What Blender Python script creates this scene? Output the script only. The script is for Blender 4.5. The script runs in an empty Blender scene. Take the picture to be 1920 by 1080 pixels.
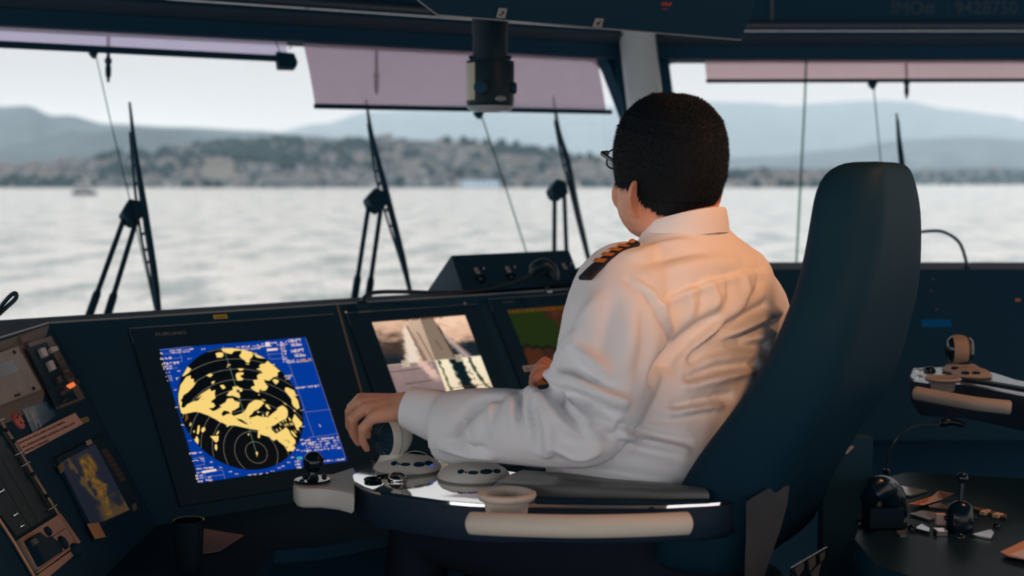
# light of the place
SKY_AHEAD = (.66, .64, .65)
SKY_REAR = (1.2, 1.2, 1.22)
SKY_PORT = (2.0, 1.92, 1.88)
SKY_WARM = (1.0, .9, .86)
SKY_HIGH = (2.2, 2.2, 2.2)
SKY_GAIN = 1.0
SUN_E = .5
SUN_DIR = (.7, .6, .35)
HAZE_D = 7.0e-5
import bpy, bmesh, math, random
from mathutils import Vector, Matrix, noise
from mathutils.bvhtree import BVHTree
from math import sin, cos, tan, pi, radians, sqrt, exp, atan2

random.seed(7)
scene = bpy.context.scene
COL = scene.collection
V = Vector
# ---------------------------------------------------------------- camera
FPX = 2667.0
PITCH = math.atan(200 / FPX)
CAM = V((0, 0, 1.5))
FW = V((0, cos(PITCH), -sin(PITCH)))
UP = V((0, sin(PITCH), cos(PITCH)))
RT = V((1, 0, 0))
cd = bpy.data.cameras.new('camera')
cam = bpy.data.objects.new('camera', cd)
COL.objects.link(cam)
cam.matrix_world = Matrix.Translation(CAM) @ Matrix((RT, UP, -FW)).transposed().to_4x4()
cd.sensor_width = 36
cd.lens = 36 * FPX / 1920
cd.clip_end = 90000
cd.clip_start = 0.05
cd.dof.use_dof = True
cd.dof.focus_distance = 2.7
cd.dof.aperture_fstop = 3.2
cd.dof.aperture_blades = 9
scene.camera = cam
vs = scene.view_settings
vs.view_transform = 'Standard'
vs.look = 'None'
vs.exposure = 0
vs.gamma = 1
vs.use_curve_mapping = False
scene.cycles.volume_bounces = 2
scene.cycles.transparent_max_bounces = 24
scene.cycles.max_bounces = 8
scene.cycles.sample_clamp_indirect = 4


def ray(px, py):
    """direction of unit depth through a point of the 1920 x 1080 frame"""
    return FW + RT * ((px - 960) / FPX) + UP * ((540 - py) / FPX)


def at(px, py, d):
    return CAM + ray(px, py) * d


def hit(px, py, P, n):
    r = ray(px, py)
    return CAM + r * ((P - CAM).dot(n) / r.dot(n))


def atz(px, py, z):
    return hit(px, py, V((0, 0, z)), V((0, 0, 1)))


class Frame:
    """a plane in the place: origin, u to the right, v up, n toward the viewer"""
    def __init__(s, o, u, v):
        s.o = V(o); s.u = V(u).normalized(); s.n = s.u.cross(V(v)).normalized(); s.v = s.n.cross(s.u)

    def p(s, u, v, w=0.0):
        return s.o + s.u * u + s.v * v + s.n * w

    def uv(s, px, py, w=0.0):
        h = hit(px, py, s.o + s.n * w, s.n) - s.o
        return h.dot(s.u), h.dot(s.v)

    def px(s, px, py, w=0.0):
        return hit(px, py, s.o + s.n * w, s.n) + V((0, 0, 0))


# ---------------------------------------------------------------- materials
def srgb(r, g, b):
    f = lambda c: (c / 255 / 12.92) if c / 255 <= .04045 else ((c / 255 + .055) / 1.055) ** 2.4
    return (f(r), f(g), f(b))


MATS = {}


def mat(name, col, rough=.5, metal=0, spec=.5, emit=None, es=1.0, bump=0, bscale=60, var=0, vscale=8,
        trans=0, sss=0, coat=0, sheen=0, ior=1.45):
    if name in MATS:
        return MATS[name]
    m = bpy.data.materials.new(name)
    m.use_nodes = True
    nt = m.node_tree
    b = nt.nodes['Principled BSDF']
    b.inputs['Base Color'].default_value = (*col, 1)
    b.inputs['Roughness'].default_value = rough
    b.inputs['Metallic'].default_value = metal
    b.inputs['Specular IOR Level'].default_value = spec
    b.inputs['IOR'].default_value = ior
    b.inputs['Transmission Weight'].default_value = trans
    b.inputs['Coat Weight'].default_value = coat
    b.inputs['Sheen Weight'].default_value = sheen
    if sss:
        b.inputs['Subsurface Weight'].default_value = sss
        b.inputs['Subsurface Radius'].default_value = (.012, .005, .003)
        b.inputs['Subsurface Scale'].default_value = 1
    if emit:
        b.inputs['Emission Color'].default_value = (*emit, 1)
        b.inputs['Emission Strength'].default_value = es
    tc = nt.nodes.new('ShaderNodeTexCoord')
    if bump:
        t = nt.nodes.new('ShaderNodeTexNoise'); t.inputs['Scale'].default_value = bscale
        t.inputs['Detail'].default_value = 4
        nt.links.new(tc.outputs['Object'], t.inputs['Vector'])
        bp = nt.nodes.new('ShaderNodeBump'); bp.inputs['Strength'].default_value = bump
        bp.inputs['Distance'].default_value = .01
        nt.links.new(t.outputs['Fac'], bp.inputs['Height'])
        nt.links.new(bp.outputs['Normal'], b.inputs['Normal'])
    if var:
        t = nt.nodes.new('ShaderNodeTexNoise'); t.inputs['Scale'].default_value = vscale
        t.inputs['Detail'].default_value = 5
        nt.links.new(tc.outputs['Object'], t.inputs['Vector'])
        r = nt.nodes.new('ShaderNodeMapRange')
        r.inputs['From Min'].default_value = .3; r.inputs['From Max'].default_value = .7
        r.inputs['To Min'].default_value = 1 - var; r.inputs['To Max'].default_value = 1 + var
        nt.links.new(t.outputs['Fac'], r.inputs['Value'])
        mx = nt.nodes.new('ShaderNodeVectorMath'); mx.operation = 'SCALE'
        mx.inputs[0].default_value = col
        nt.links.new(r.outputs['Result'], mx.inputs['Scale'])
        nt.links.new(mx.outputs['Vector'], b.inputs['Base Color'])
    MATS[name] = m
    return m


def emat(name, col, s=1.0):
    """a lit display colour"""
    if name in MATS:
        return MATS[name]
    m = bpy.data.materials.new(name)
    m.use_nodes = True
    nt = m.node_tree
    nt.nodes.clear()
    e = nt.nodes.new('ShaderNodeEmission'); o = nt.nodes.new('ShaderNodeOutputMaterial')
    e.inputs['Color'].default_value = (*col, 1); e.inputs['Strength'].default_value = s
    nt.links.new(e.outputs[0], o.inputs[0])
    MATS[name] = m
    return m


def glassmat(name, tint=(1, 1, 1), refl=.04):
    m = bpy.data.materials.new(name)
    m.use_nodes = True
    nt = m.node_tree
    nt.nodes.clear()
    t = nt.nodes.new('ShaderNodeBsdfTransparent'); t.inputs[0].default_value = (*tint, 1)
    g = nt.nodes.new('ShaderNodeBsdfGlossy'); g.inputs['Roughness'].default_value = .02
    mix = nt.nodes.new('ShaderNodeMixShader'); mix.inputs[0].default_value = refl
    o = nt.nodes.new('ShaderNodeOutputMaterial')
    nt.links.new(t.outputs[0], mix.inputs[1]); nt.links.new(g.outputs[0], mix.inputs[2])
    nt.links.new(mix.outputs[0], o.inputs[0])
    MATS[name] = m
    return m


# ---------------------------------------------------------------- mesh collecting
class MB:
    def __init__(s):
        s.v = []; s.f = []; s.m = []

    def add(s, vs, fs, mi=0):
        k = len(s.v)
        s.v += [V(q) for q in vs]
        for f in fs:
            s.f.append([i + k for i in f]); s.m.append(mi)
        return s

    def box(s, c, ax, ay, az, mi=0):
        c = V(c); ax = V(ax); ay = V(ay); az = V(az)
        vs = [c + ax * i + ay * j + az * k for i in (-1, 1) for j in (-1, 1) for k in (-1, 1)]
        return s.add(vs, [(0, 1, 3, 2), (4, 6, 7, 5), (0, 4, 5, 1), (2, 3, 7, 6), (0, 2, 6, 4), (1, 5, 7, 3)], mi)

    def fbox(s, F, u0, u1, v0, v1, w0, w1, mi=0):
        return s.box(F.p((u0 + u1) / 2, (v0 + v1) / 2, (w0 + w1) / 2), F.u * ((u1 - u0) / 2), F.v * ((v1 - v0) / 2), F.n * ((w1 - w0) / 2), mi)

    def prism(s, pts, off, mi=0):
        pts = [V(p) for p in pts]; off = V(off); n = len(pts)
        return s.add(pts + [p + off for p in pts], [list(range(n))[::-1], [i + n for i in range(n)]] +
                     [(i, (i + 1) % n, (i + 1) % n + n, i + n) for i in range(n)], mi)

    def poly(s, pts, mi=0):
        return s.add(pts, [list(range(len(pts)))], mi)

    def tube(s, pts, r, n=10, mi=0, caps=True, squash=None):
        pts = [V(p) for p in pts]; N = len(pts)
        rs = r if isinstance(r, (list, tuple)) else [r] * N
        rings = []
        t0 = (pts[1] - pts[0]).normalized()
        a = t0.orthogonal().normalized() if abs(t0.z) > .95 else t0.cross(V((0, 0, 1))).normalized()
        for i in range(N):
            t = (pts[min(i + 1, N - 1)] - pts[max(i - 1, 0)]).normalized()
            a = (a - t * a.dot(t)).normalized(); b = t.cross(a)
            sq = squash or 1
            rings.append([pts[i] + a * (rs[i] * cos(2 * pi * k / n)) + b * (rs[i] * sq * sin(2 * pi * k / n)) for k in range(n)])
        return s.loft(rings, caps, mi)

    def loft(s, rings, caps=True, mi=0, closed=True):
        n = len(rings[0]); vs = [p for r in rings for p in r]; fs = []
        for i in range(len(rings) - 1):
            for k in range(n if closed else n - 1):
                fs.append((i * n + k, i * n + (k + 1) % n, (i + 1) * n + (k + 1) % n, (i + 1) * n + k))
        if caps:
            fs.append(list(range(n))[::-1]); fs.append([(len(rings) - 1) * n + k for k in range(n)])
        return s.add(vs, fs, mi)

    def lathe(s, o, axis, prof, n=24, mi=0, caps=True, sx=1.0, xdir=None):
        o = V(o); ax = V(axis).normalized(); a = V(xdir).normalized() if xdir else ax.orthogonal().normalized(); b = ax.cross(a)
        return s.loft([[o + ax * h + a * (r * sx * cos(2 * pi * k / n)) + b * (r * sin(2 * pi * k / n)) for k in range(n)] for r, h in prof], caps, mi)

    def ball(s, c, r, n=16, mi=0, ax=None, ay=None, az=None):
        ax = ax or V((1, 0, 0)); ay = ay or V((0, 1, 0)); az = az or V((0, 0, 1)); r = r if isinstance(r, (tuple, list)) else (r, r, r)
        c = V(c); rings = []
        for i in range(1, n):
            th = pi * i / n
            rings.append([c + az * (-r[2] * cos(th)) + ax * (r[0] * sin(th) * cos(2 * pi * k / (2 * n))) + ay * (r[1] * sin(th) * sin(2 * pi * k / (2 * n))) for k in range(2 * n)])
        k0 = len(s.v); s.loft(rings, False, mi)
        m = 2 * n; b = len(s.v); s.v += [c - az * r[2], c + az * r[2]]
        for k in range(m):
            s.f.append([b, k0 + (k + 1) % m, k0 + k]); s.m.append(mi)
            q = k0 + (n - 2) * m
            s.f.append([b + 1, q + k, q + (k + 1) % m]); s.m.append(mi)
        return s

    def ring(s, outer, inner, off, mi=0):
        """a flat frame: outline minus hole (same number of points), extruded by off"""
        n = len(outer); off = V(off); o = [V(p) for p in outer]; i = [V(p) for p in inner]
        vs = o + i + [p + off for p in o] + [p + off for p in i]; fs = []
        for k in range(n):
            j = (k + 1) % n
            fs += [(k, j, n + j, n + k), (2 * n + k, 3 * n + k, 3 * n + j, 2 * n + j), (k, 2 * n + k, 2 * n + j, j), (n + k, n + j, 3 * n + j, 3 * n + k)]
        return s.add(vs, fs, mi)

    def build(s, name, mats, parent=None, loc=None, bevel=0, smooth=40, subsurf=0, weld=False):
        mats = mats if isinstance(mats, (list, tuple)) else [mats]
        org = V(parent['_w']) if parent is not None else (V(loc) if loc is not None else sum(s.v, V()) / max(1, len(s.v)))
        me = bpy.data.meshes.new(name)
        me.from_pydata([p - org for p in s.v], [], s.f)
        for m in mats:
            me.materials.append(m)
        me.polygons.foreach_set('material_index', s.m)
        bm = bmesh.new(); bm.from_mesh(me)
        if weld:
            bmesh.ops.remove_doubles(bm, verts=bm.verts, dist=1e-5)
        bmesh.ops.recalc_face_normals(bm, faces=bm.faces)
        bm.to_mesh(me); bm.free()
        finish(me, smooth)
        o = link(name, me, parent, org)
        if bevel:
            md = o.modifiers.new('bevel', 'BEVEL'); md.width = bevel; md.segments = 2; md.limit_method = 'ANGLE'; md.angle_limit = radians(40)
            md.harden_normals = True
        if subsurf:
            md = o.modifiers.new('subdivision', 'SUBSURF'); md.levels = subsurf; md.render_levels = subsurf
        return o


def finish(me, smooth):
    if smooth:
        me.polygons.foreach_set('use_smooth', [True] * len(me.polygons))
        if smooth < 180:
            me.set_sharp_from_angle(angle=radians(smooth))
    me.update()


def link(name, me, parent=None, org=V((0, 0, 0))):
    o = bpy.data.objects.new(name, me); COL.objects.link(o)
    if parent is not None:
        o.parent = parent; o['_w'] = parent['_w']
    else:
        o.location = org; o['_w'] = list(org)
    return o


def tag(o, label=None, cat=None, group=None, kind=None):
    if label: o['label'] = label
    if cat: o['category'] = cat
    if group: o['group'] = group
    if kind: o['kind'] = kind
    return o


def thing(name, loc, label, cat, group=None):
    o = bpy.data.objects.new(name, None); COL.objects.link(o)
    o.empty_display_size = .05
    o.location = V(loc); o['_w'] = list(V(loc))
    return tag(o, label, cat, group)


def struct(o):
    o['kind'] = 'structure'
    return o


TXT = {}


def text_geo(s, size=1.0, align='LEFT', fatten=0.0):
    """vertices and faces of lettering in a plane, height about size"""
    k = (s, align, fatten)
    if k not in TXT:
        c = bpy.data.curves.new('lettering', 'FONT'); c.body = s; c.size = 1.0; c.align_x = align; c.resolution_u = 3
        c.offset = fatten
        o = bpy.data.objects.new('lettering', c)
        me = bpy.data.meshes.new_from_object(o)
        TXT[k] = ([(v.co.x, v.co.y) for v in me.vertices], [list(p.vertices) for p in me.polygons])
        bpy.data.objects.remove(o); bpy.data.curves.remove(c); bpy.data.meshes.remove(me)
    vs, fs = TXT[k]
    return [(x * size, y * size) for x, y in vs], fs


def put_text(mb, F, u, v, s, size, mi=0, w=.0006, align='LEFT', fatten=0.0, sx=1.0):
    vs, fs = text_geo(s, size, align, fatten)
    mb.add([F.p(u + x * sx, v + y, w) for x, y in vs], fs, mi)


def catmull(pts, n=8):
    pts = [V(p) for p in pts]; out = []
    P = [pts[0] * 2 - pts[1]] + pts + [pts[-1] * 2 - pts[-2]]
    for i in range(1, len(P) - 2):
        for k in range(n):
            t = k / n; a, b, c, d = P[i - 1], P[i], P[i + 1], P[i + 2]
            out.append(.5 * ((2 * b) + (c - a) * t + (2 * a - 5 * b + 4 * c - d) * t * t + (3 * b - a - 3 * c + d) * t ** 3))
    out.append(pts[-1])
    return out


def lerp(a, b, t):
    return a + (b - a) * t


def interp(tab, x):
    if x <= tab[0][0]: return tab[0][1]
    for (x0, y0), (x1, y1) in zip(tab, tab[1:]):
        if x <= x1:
            t = (x - x0) / (x1 - x0); t = t * t * (3 - 2 * t)
            return y0 + (y1 - y0) * t
    return tab[-1][1]


# dark paints of the bridge
BLK = mat('dark_paint', (.011, .044, .078), .7, spec=.05, bump=.02)
BLK2 = mat('dark_plastic', (.008, .034, .060), .55, spec=.09)
BLKG = mat('black_glossy_plastic', (.003, .012, .020), .10, spec=.5)
LEATH = mat('black_leather', (.005, .026, .046), .6, spec=.06, bump=.15, bscale=420)
GREYP = mat('mid_grey_paint', (.10, .14, .18), .6, spec=.3)
STEEL = mat('brushed_steel', (.45, .45, .44), .3, metal=1)
CHROME = mat('chrome', (.75, .75, .75), .08, metal=1)
BEIGE = mat('beige_plastic', (.68, .59, .49), .55, spec=.3, bump=.1, bscale=500)
OFFW = mat('off_white_plastic', (.66, .64, .58), .45, spec=.35, bump=.05, bscale=500)
PAPER = mat('paper', (.62, .47, .40), .85, spec=.1)
INK = mat('dark_ink', (.02, .02, .025), .8)
CABLE = mat('black_cable', (.004, .02, .035), .35, spec=.3)
GLASS = glassmat('window_glass', (.985, .995, .99), .03)

# ---------------------------------------------------------------- sky and sun
w = bpy.data.worlds.new('sky'); scene.world = w
w.use_nodes = True
nt = w.node_tree; nt.nodes.clear()
N = nt.nodes.new; L = nt.links.new
tc = N('ShaderNodeTexCoord'); sep = N('ShaderNodeSeparateXYZ'); L(tc.outputs['Generated'], sep.inputs[0])


def ramp(src, stops, frm=(-1, 1)):
    mr = N('ShaderNodeMapRange'); mr.inputs['From Min'].default_value = frm[0]; mr.inputs['From Max'].default_value = frm[1]
    L(src, mr.inputs['Value'])
    r = N('ShaderNodeValToRGB'); L(mr.outputs['Result'], r.inputs[0])
    e = r.color_ramp.elements
    while len(e) < len(stops): e.new(.5)
    for q, (p, c) in zip(e, stops): q.position = p; q.color = (*c, 1)
    return r.outputs['Color']


# pale evening sky: white ahead, warmer to starboard, brightened behind and to port as unseen fill; overcast veil overhead
ahead = ramp(sep.outputs['Y'], [(0, SKY_REAR), (.35, SKY_REAR), (.62, SKY_AHEAD), (1, SKY_AHEAD)])
warm = ramp(sep.outputs['X'], [(0, SKY_PORT), (.2, SKY_PORT), (.32, (1, 1, 1)), (.62, (1, .985, .98)), (1, SKY_WARM)])
high = ramp(sep.outputs['Z'], [(0, (1, 1, 1)), (.58, (1, 1, 1)), (.8, SKY_HIGH), (1, SKY_HIGH)])
m1 = N('ShaderNodeMixRGB'); m1.blend_type = 'MULTIPLY'; m1.inputs[0].default_value = 1; L(ahead, m1.inputs[1]); L(warm, m1.inputs[2])
m2 = N('ShaderNodeMixRGB'); m2.blend_type = 'MULTIPLY'; m2.inputs[0].default_value = 1; L(m1.outputs[0], m2.inputs[1]); L(high, m2.inputs[2])
bg = N('ShaderNodeBackground'); L(m2.outputs[0], bg.inputs[0]); bg.inputs[1].default_value = SKY_GAIN
wo = N('ShaderNodeOutputWorld'); L(bg.outputs[0], wo.inputs[0])
sl = bpy.data.lights.new('low_sun', 'SUN'); sl.energy = SUN_E; sl.color = (1, .75, .55); sl.angle = radians(4)
so = bpy.data.objects.new('low_sun', sl); COL.objects.link(so)
so.rotation_euler = V(SUN_DIR).to_track_quat('Z', 'Y').to_euler()

# added unseen lamp to starboard, standing in for warm evening sunlight
ll = bpy.data.lights.new('sunset_fill', 'AREA'); ll.energy = 11; ll.color = (1, .42, .17); ll.shape = 'DISK'; ll.size = .34
lo_ = bpy.data.objects.new('sunset_fill', ll); COL.objects.link(lo_)
lo_.location = (1.25, 2.42, 2.28)
lo_.rotation_euler = (V((1.25, 2.42, 2.28)) - V((.35, 2.6, 1.3))).to_track_quat('Z', 'Y').to_euler()

# added unseen spot, standing in for evening sun on the captain's back
sp = bpy.data.lights.new('sun_fill_spot', 'SPOT'); sp.energy = 85; sp.color = (1, .45, .19); sp.spot_size = radians(19); sp.spot_blend = 1; sp.shadow_soft_size = .06
spo = bpy.data.objects.new('sun_fill_spot', sp); COL.objects.link(spo)
spo.location = (.55, .5, 2.12)
spo.rotation_euler = (V(spo.location) - V((.43, 2.64, 1.27))).to_track_quat('Z', 'Y').to_euler()
# ================================================================ outside
SEAZ = -12.0


def far(px, py, D):
    """point straight out at ground distance D along the view of a frame point"""
    r = ray(px, py)
    return CAM + r * (D / r.y)


# sea
def sea_mat():
    m = bpy.data.materials.new('sea_water'); m.use_nodes = True
    nt = m.node_tree; b = nt.nodes['Principled BSDF']
    b.inputs['Base Color'].default_value = (.50, .49, .46, 1)
    b.inputs['Roughness'].default_value = .12
    b.inputs['IOR'].default_value = 1.8
    b.inputs['Specular IOR Level'].default_value = .9
    tc = nt.nodes.new('ShaderNodeTexCoord')
    mp = nt.nodes.new('ShaderNodeMapping'); mp.inputs['Scale'].default_value = (1, .35, 1)
    mp.inputs['Rotation'].default_value = (0, 0, .25)
    nt.links.new(tc.outputs['Object'], mp.inputs['Vector'])
    t = nt.nodes.new('ShaderNodeTexNoise'); t.inputs['Scale'].default_value = .9; t.inputs['Detail'].default_value = 6; t.inputs['Roughness'].default_value = .62
    nt.links.new(mp.outputs[0], t.inputs['Vector'])
    t2 = nt.nodes.new('ShaderNodeTexNoise'); t2.inputs['Scale'].default_value = .11; t2.inputs['Detail'].default_value = 3
    nt.links.new(mp.outputs[0], t2.inputs['Vector'])
    ad = nt.nodes.new('ShaderNodeMath'); ad.operation = 'MULTIPLY_ADD'; ad.inputs[1].default_value = 4
    nt.links.new(t2.outputs['Fac'], ad.inputs[0]); nt.links.new(t.outputs['Fac'], ad.inputs[2])
    bp = nt.nodes.new('ShaderNodeBump'); bp.inputs['Strength'].default_value = 1.0; bp.inputs['Distance'].default_value = 1.6
    nt.links.new(ad.outputs[0], bp.inputs['Height']); nt.links.new(bp.outputs[0], b.inputs['Normal'])
    # wave light and shade put into the colour: pale water, darker patches
    sm_ = nt.nodes.new('ShaderNodeMath'); sm_.operation = 'MULTIPLY_ADD'; sm_.inputs[1].default_value = .45
    nt.links.new(t.outputs['Fac'], sm_.inputs[0]); nt.links.new(t2.outputs['Fac'], sm_.inputs[2])
    cr_ = nt.nodes.new('ShaderNodeValToRGB'); e = cr_.color_ramp.elements
    e[0].position = .58; e[0].color = (.20, .25, .24, 1); e[1].position = .76; e[1].color = (.62, .61, .58, 1)
    nt.links.new(sm_.outputs[0], cr_.inputs[0]); nt.links.new(cr_.outputs[0], b.inputs['Base Color'])
    return m


mb = MB()
ys = [20, 60, 150, 400, 1000, 2500, 6000, 14000, 34000]
mb.loft([[V((-y * .9 - 60, y, SEAZ)), V((y * .9 + 60, y, SEAZ))] for y in ys], False, closed=False)
struct(mb.build('sea', sea_mat(), loc=(0, 0, SEAZ)))

# haze lying over the strait
mb = MB()
mb.box((0, 17000, 700), (16000, 0, 0), (0, 16600, 0), (0, 0, 720))
hz = bpy.data.materials.new('sea_haze'); hz.use_nodes = True
nt = hz.node_tree; nt.nodes.clear()
vsn = nt.nodes.new('ShaderNodeVolumeScatter'); vsn.inputs['Color'].default_value = (.25, .345, .43, 1)
vsn.inputs['Density'].default_value = HAZE_D; vsn.inputs['Anisotropy'].default_value = 0
ho = nt.nodes.new('ShaderNodeOutputMaterial'); nt.links.new(vsn.outputs[0], ho.inputs['Volume'])
hzo = mb.build('sea_haze', hz, smooth=0)
tag(hzo, 'pale blue haze over the strait and hills', 'haze', kind='stuff')
hzo.display_type = 'BOUNDS'


def ridge(name, prof, D, depth, material, nz=.1, seed=0, step=14, nzs=6, base=None):
    """a range of hills whose skyline follows prof (frame points) at distance D"""
    x0, x1 = prof[0][0], prof[-1][0]
    n = int((x1 - x0) / step)
    ts = [0, .12, .25, .38, .5, .62, .75, .88, 1.0, 1.25, 1.6]
    rings = []
    for i in range(n + 1):
        px = x0 + (x1 - x0) * i / n
        py = interp(prof, px)
        crest = far(px, py, D)
        h = crest.z - SEAZ
        row = []
        for t in ts:
            y = D - depth * (1 - t)
            x = crest.x * y / D
            if t <= 1:
                sh = t ** .85
            else:
                sh = max(0, 1 - (t - 1) * 1.4)
            k = noise.fractal(V((x / depth * nzs, y / depth * nzs, seed)), 1.0, 2.0, 4)
            amp = nz * (0.15 if t == 1 else 1) * sin(min(t, 1) * pi * .9 + .1)
            z = SEAZ + h * max(0, sh + k * amp)
            if t == 0:
                z = SEAZ - 2
            row.append(V((x, y, z)))
        rings.append(row)
    mb = MB(); mb.loft(rings, False, closed=False)
    o = mb.build(name, material, smooth=180)
    struct(o)
    return mb, rings


HILL = mat('hill_slopes', (.055, .075, .085), .95, spec=.05, var=.35, vscale=.004)
HILLN = mat('wooded_hill', (.032, .042, .046), .95, spec=.05, var=.5, vscale=.01)
ridge('mountains', [(-1500, 236), (-1100, 215), (-700, 228), (-250, 222), (-100, 207), (0, 200), (50, 198), (100, 217), (125, 216), (200, 232), (330, 238), (480, 245), (560, 252), (680, 262), (900, 285)], 11000, 3200, HILL, .10, 3)
ridge('foothills', [(-1500, 280), (-900, 268), (-250, 290), (0, 276), (80, 262), (140, 248), (240, 240), (330, 243), (430, 255), (560, 270), (760, 285), (1000, 300)], 7200, 2000, HILL, .12, 11)
ridge('far_mountains', [(380, 262), (500, 250), (600, 232), (700, 208), (900, 190), (1100, 199), (1250, 196), (1320, 191), (1420, 193), (1480, 198), (1560, 192), (1640, 188), (1700, 190), (1780, 205), (1880, 216), (1920, 224), (2050, 232), (2200, 245), (2600, 228), (3100, 242), (3500, 236)], 26000, 7000, HILL, .08, 5)
ridge('headland_hills', [(1150, 318), (1300, 298), (1450, 292), (1560, 280), (1700, 262), (1820, 256), (1920, 262), (2100, 270), (2250, 280), (2800, 268), (3500, 285)], 13000, 3000, HILL, .12, 8)
_, town = ridge('town_hill', [(-900, 322), (-500, 312), (-250, 318), (0, 312), (60, 306), (150, 300), (230, 291), (330, 281), (450, 268), (560, 262), (700, 261), (850, 265), (930, 270), (1030, 284), (1130, 300), (1300, 318), (1450, 325), (1600, 330)], 3900, 900, HILLN, .10, 2, 10)
_, shore = ridge('far_shore', [(1000, 335), (1200, 328), (1330, 322), (1450, 314), (1520, 316), (1620, 324), (1750, 318), (1850, 314), (1920, 316), (2100, 316), (2250, 320), (2600, 314), (3000, 322)], 6200, 700, HILLN, .2, 6, 10)

# houses and trees of the far town
HW = [mat('pale_render', (.16, .175, .19), .9), mat('grey_render', (.085, .10, .115), .9), mat('buff_render', (.16, .15, .135), .9), mat('roof_tile', (.085, .075, .075), .9)]
TREE = mat('far_foliage', (.012, .026, .028), .95, spec=.05, var=.4, vscale=.05)
rnd = random.Random(4)


def on_rows(rows, fi, ft):
    i = min(int(fi * (len(rows) - 1)), len(rows) - 2); a = fi * (len(rows) - 1) - i
    n = 8
    j = min(int(ft * n), n - 1); b = ft * n - j
    p = lambda r, c: rows[r][c]
    return (p(i, j) * (1 - a) + p(i + 1, j) * a) * (1 - b) + (p(i, j + 1) * (1 - a) + p(i + 1, j + 1) * a) * b


def house(mb, c, sx, sy, h, a, body, roof=3):
    u = V((cos(a), sin(a), 0)); v = V((-sin(a), cos(a), 0)); c = V(c)
    mb.box(c + V((0, 0, h / 2 - 3)), u * sx, v * sy, V((0, 0, h / 2 + 3)), body)
    e = c + V((0, 0, h))
    p = [e + u * i * sx * 1.08 + v * j * sy * 1.1 for i, j in ((-1, -1), (1, -1), (1, 1), (-1, 1))]
    r0 = e - u * sx * .6 + V((0, 0, 3.2)); r1 = e + u * sx * .6 + V((0, 0, 3.2))
    mb.add(p + [r0, r1], [(0, 1, 5, 4), (1, 2, 5), (2, 3, 4, 5), (3, 0, 4), (3, 2, 1, 0)], roof)


mb = MB()
for k in range(2000):
    fi = rnd.random(); ft = rnd.random() ** 1.4 * .95 + .02
    if noise.noise(V((fi * 14, ft * 4, 3))) < -.12: continue
    rows = town if rnd.random() < .8 else shore
    c = on_rows(rows, fi, ft)
    house(mb, c, rnd.uniform(6, 13), rnd.uniform(5, 9), rnd.uniform(6, 15), rnd.random() * 3, rnd.choice([0, 0, 1, 1, 2]), 3)
tag(mb.build('town_houses', HW, smooth=0), 'hazy mass of pale houses covering the far hillside', 'town', kind='stuff')
mb = MB()
for k in range(2000):
    fi = rnd.random(); rows = town if rnd.random() < .6 else shore
    if rows is town:
        low = fi < .42 and rnd.random() < .6
        ft = rnd.random() * (.1 if low else 1.0)
        if not low and noise.noise(V((fi * 14, ft * 4, 3))) > .05: continue
    else:
        ft = rnd.random() * .5
    c = on_rows(rows, fi, ft)
    s = rnd.uniform(7, 15)
    mb.ball(c + V((0, 0, s * .5)), (s, s, s * rnd.uniform(.7, 1.3)), 4)
for k in range(330):
    c = on_rows(town, rnd.uniform(.512, .585), rnd.uniform(.45, .97)); s = rnd.uniform(8, 15)
    mb.ball(c + V((0, 0, s * .4)), (s, s, s), 4)
tag(mb.build('hillside_trees', TREE, smooth=180), 'dark trees among the houses along the far shore', 'trees', kind='stuff')


def landmark(name, px, py, D, wpx, hpx, material, label, storeys=3):
    k = D / FPX
    g = far(px, py, D); g.z = max(SEAZ, g.z)
    r = thing(name, g, label, 'building')
    mb = MB(); mb.box(g + V((0, 0, hpx * k / 2)), (wpx * k / 2, 0, 0), (0, wpx * k / 4, 0), (0, 0, hpx * k / 2)); mb.build('wall', material, r)
    mb = MB()
    e = g + V((0, 0, hpx * k)); sx = wpx * k / 2; sy = wpx * k / 4
    p = [e + V((i * sx * 1.05, j * sy * 1.1, 0)) for i, j in ((-1, -1), (1, -1), (1, 1), (-1, 1))]
    mb.add(p + [e + V((-sx * .7, 0, hpx * k * .3)), e + V((sx * .7, 0, hpx * k * .3))], [(0, 1, 5, 4), (1, 2, 5), (2, 3, 4, 5), (3, 0, 4), (3, 2, 1, 0)])
    mb.build('roof', HW[3] if hpx > 12 else HW[1], r)
    for s_ in range(storeys):
        n = 7
        for q in range(n):
            mb = MB(); mb.box(g + V(((q - (n - 1) / 2) * 2 * sx / n, -sy - .05, hpx * k * (s_ + .5) / storeys)), (sx / n * .5, 0, 0), (0, .3, 0), (0, 0, hpx * k / storeys * .25))
            mb.build('window', HW[1], r)


landmark('waterfront_building', 412, 335, 2900, 52, 30, HW[2], 'tall buff building in front of the wooded hill, far shore')
landmark('waterfront_building', 902, 349, 2950, 70, 9, mat('pale_blue_roofing', (.42, .56, .72), .7), 'long low pale blue building on the far waterline', 1)
landmark('waterfront_building', 545, 347, 2950, 90, 13, HW[1], 'long grey shed on the far waterline below the hill', 2)
landmark('waterfront_building', 1428, 343, 5300, 26, 10, HW[0], 'small white building on the far shore beside captain head', 1)

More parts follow.
